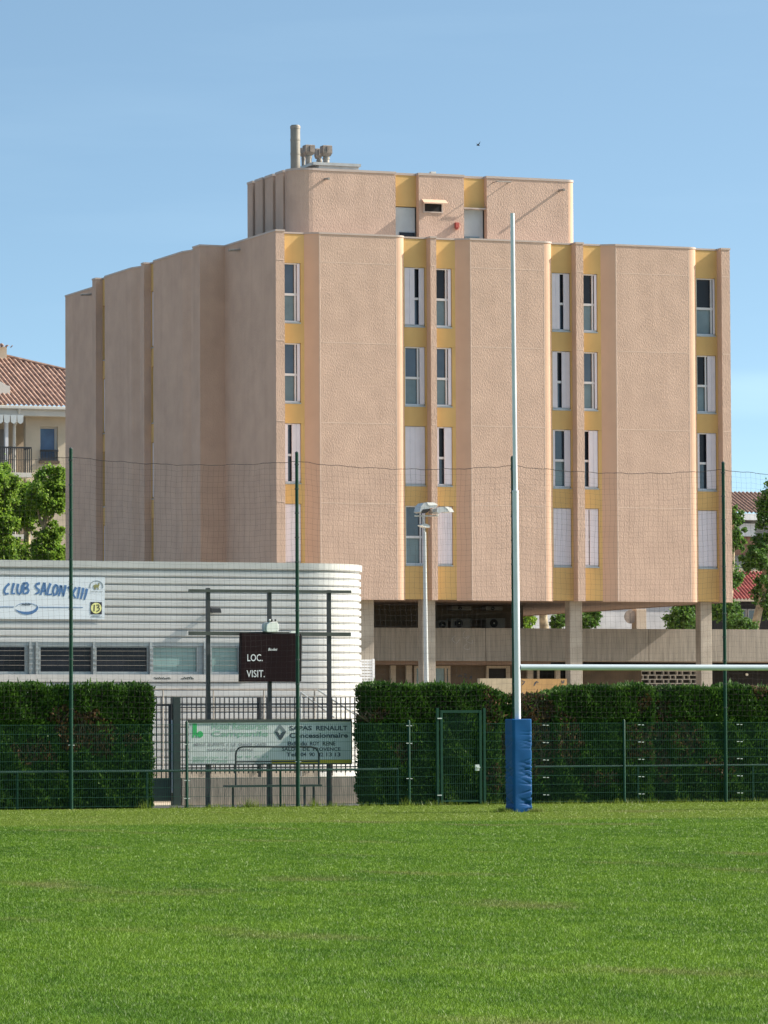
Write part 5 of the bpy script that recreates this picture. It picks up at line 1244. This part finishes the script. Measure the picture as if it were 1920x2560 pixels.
MB().box(a[0] - 3, a[0] - .15, VAP + 5.5, VAP + 8, 0 + zev, Fv(10, 869, VAP + 6)[1]).build('upper_wall', M['cream'], ap)
tm = MB(); tiled(tm, a[0] - 3.2, a[0] + .05, lambda u: VAP + 5.2 + max(.1, (a[0] - u) * .9), VAP + 5.2, Fv(10, 867, VAP + 5.2)[1], .42); tm.build('upper_roof', M['tile'], ap, fix=False, smooth=True)

# right-hand houses
V1h = 70.0
hs = thing('tiled_house', 'distant house with a brown tiled roof and white eaves right of the pink building', 'building', (U(1900, V1h), V1h, 0))
zev = Fv(1870, 1284, V1h)[1]; k1 = .4; rg_ = Fp(1870, 1233, V1h, zev, k1)
ul, ur = U(1770, V1h), U(2100, V1h)
mb = MB(); tiled(mb, ul, ur, lambda u: rg_[1], V1h, zev + .05, k1, .24); mb.build('roof', M['tile_brown'], hs, fix=False, smooth=True)
MB().box(ul, ur, V1h - .05, V1h + .5, Fv(1870, 1300, V1h)[1], zev).build('eaves', M['white_wall'], hs)
MB().box(ul, ur, V1h + .8, V1h + 9, 0, zev - .05).build('wall', M['grey_wall'], hs)
MB().box(ul, ur, V1h + .6, V1h + .8, Fv(1870, 1386, V1h)[1], Fv(1870, 1341, V1h)[1]).build('brick_band', M['brick'], hs)
f = MB().box(U(1858, V1h), U(1897, V1h), V1h + .3, V1h + .8, Fv(1870, 1340, V1h)[1], Fv(1870, 1308, V1h)[1]).build('bay', M['white_wall'], hs)
w_ = MB().box(U(1828, V1h), U(1855, V1h), V1h + .74, V1h + .79, Fv(1870, 1340, V1h)[1], Fv(1870, 1306, V1h)[1]).build('window', M['panel_blue'], hs)
MB().box(U(1830, V1h), U(1853, V1h), V1h + .7, V1h + .735, Fv(1870, 1338, V1h)[1], Fv(1870, 1312, V1h)[1]).build('pane', M['glass_low'], w_)
V2h = 30.0
rs = thing('red_roofed_shed', 'low dark shed with a red corrugated tile roof below the distant house', 'shed', (U(1900, V2h), V2h, 0))
zev = Fv(1870, 1501, V2h)[1]; k2 = .55; rt = Fp(1880, 1432, V2h, zev, k2)
mb = MB(); tiled(mb, U(1790, V2h), U(2050, V2h), lambda u: rt[1], V2h, zev + .05, k2, .17, .045); mb.build('roof', M['tile_red'], rs, fix=False, smooth=True)
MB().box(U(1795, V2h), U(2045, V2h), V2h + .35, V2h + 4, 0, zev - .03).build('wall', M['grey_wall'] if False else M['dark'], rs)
for x0, x1 in ((1826, 1850), (1852, 1875), (1877, 1899)):
    ua, ub = U(x0, V2h), U(x1, V2h); z1 = Fv(1870, 1522, V2h)[1]; z0 = Fv(1870, 1585, V2h)[1]
    f = MB().box(ua, ua + .06, V2h + .28, V2h + .34, z0, z1).box(ub - .06, ub, V2h + .28, V2h + .34, z0, z1).box(ua + .06, ub - .06, V2h + .28, V2h + .34, z1 - .06, z1).build('window', M['grey_wall'], rs)
    MB().box(ua + .06, ub - .06, V2h + .31, V2h + .335, z0, z1 - .06).build('pane', M['glass'], f)
V3h = 36.0
cw_ = MB().box(U(1790, V3h), U(1858, V3h), V3h, V3h + .3, 0, Fv(1870, 1421, V3h)[1]); cw_.box(U(1885, V3h), U(2000, V3h), V3h, V3h + .3, 0, Fv(1870, 1422, V3h)[1]); cw_.box(U(1858, V3h), U(1885, V3h), V3h, V3h + .3, 0, Fv(1870, 1428, V3h)[1])
cw_.solo('boundary_wall', M['cream'], 'weathered cream wall top showing just above the red tiled roof', 'wall', (U(1880, V3h), V3h, 0))

# a bird far up in the sky
u, z = Fv(1195, 363, 120); bd = MB()
bd.tube([(u - .1, 120, z), (u, 120, z + .02), (u + .12, 120, z - .02)], [.02, .06, .015], 8)
bd.add([(u - .02, 120, z + .03), (u + .07, 120, z + .02), (u + .02, 119.6, z + .22), (u + .0, 120.4, z + .22)], [(0, 1, 2), (1, 0, 3)])
bd.solo('bird', M['dark'], 'tiny dark bird flying in the blue sky above the roof', 'bird', (u, 120, z))

# ================================================================== grass
def blades(n, d0, d1, h, wd, seed):
    r = np.random.default_rng(seed)
    # uniform over the visible strip of turf (plus a margin)
    e_ = 0.4; d = (d0 ** e_ + r.random(n) * (d1 ** e_ - d0 ** e_)) ** (1 / e_)     # thinning evenly with distance
    x = (r.random(n) - .5) * 2 * d * (960 / FPX) * 1.12
    u = (x - OX) * CT + (d - OY) * ST; v = -(x - OX) * ST + (d - OY) * CT
    k = v < VF + .1; u, v = u[k], v[k]; n = len(u)
    hh = h * r.uniform(.5, 1.3, n); an = r.random(n) * 2 * math.pi; le = hh * r.uniform(.2, 1.0, n); la = r.random(n) * 2 * math.pi
    w2 = wd * r.uniform(.6, 1.2, n) * (d[k] / 25) ** 1.1
    P0 = np.stack([u - np.cos(an) * w2, v - np.sin(an) * w2, np.zeros(n) - .003], 1); P1 = np.stack([u + np.cos(an) * w2, v + np.sin(an) * w2, np.zeros(n) - .003], 1)
    P2 = np.stack([u + np.cos(la) * le, v + np.sin(la) * le, hh], 1)
    return np.stack([P0, P1, P2], 1).reshape(-1, 3), np.repeat(r.random(n), 3)
sets = [blades(1050000, 20, 106, .021, .0030, 1)]
# taller unmown tufts along the fence and round the pad
def tufts(centres, n, sp_u, sp_v, h, wd, seed):
    r = np.random.default_rng(seed); out = []; at_ = []
    for cu, cv, hm in centres:
        m_ = int(n * r.uniform(.5, 1.2)); u = cu + r.normal(0, sp_u, m_); v = cv + r.normal(0, sp_v, m_); hh = h * hm * r.uniform(.4, 1.2, m_); an = r.random(m_) * 6.28; la = r.random(m_) * 6.28; le = hh * r.uniform(.1, .7, m_)
        P0 = np.stack([u - np.cos(an) * wd, v - np.sin(an) * wd, np.zeros(m_) - .003], 1); P1 = np.stack([u + np.cos(an) * wd, v + np.sin(an) * wd, np.zeros(m_) - .003], 1)
        P2 = np.stack([u + np.cos(la) * le, v + np.sin(la) * le, hh], 1); out.append(np.stack([P0, P1, P2], 1).reshape(-1, 3)); at_.append(np.repeat(r.random(m_), 3))
    return np.concatenate(out), np.concatenate(at_)
cs_ = [(u, VF - .02 + random.uniform(-.08, .08), random.uniform(.3, 1.1)) for u in np.arange(U(440, VF), UR0, .16)]
cs_ += [(U(x, VF), VF - .1, 1.7) for x in (617, 624, 780, 785, 1010, 360)]
sets.append(tufts(cs_, 40, .09, .06, .13, .007, 5))
sets.append(tufts([(gu - .42, gv - .1, 1.1), (gu - .36, gv - .05, 1.2), (gu - .3, gv - .24, .8), (gu + .1, gv - .3, .35), (gu + .24, gv - .3, .9), (gu + .32, gv - .2, 1.0), (gu + sp2 - .42, gv - .1, 1.1), (gu + sp2 - .34, gv - .25, 1.1)], 230, .08, .05, .10, .006, 6))
Vg = np.concatenate([s_[0] for s_ in sets]); Ag = np.concatenate([s_[1] for s_ in sets])
go = arrays('grass', Vg, np.arange(len(Vg)).reshape(-1, 3), M['blade'], attr=Ag)
props(go, kind='stuff', label='short mown green grass covering the pitch', cat='grass')
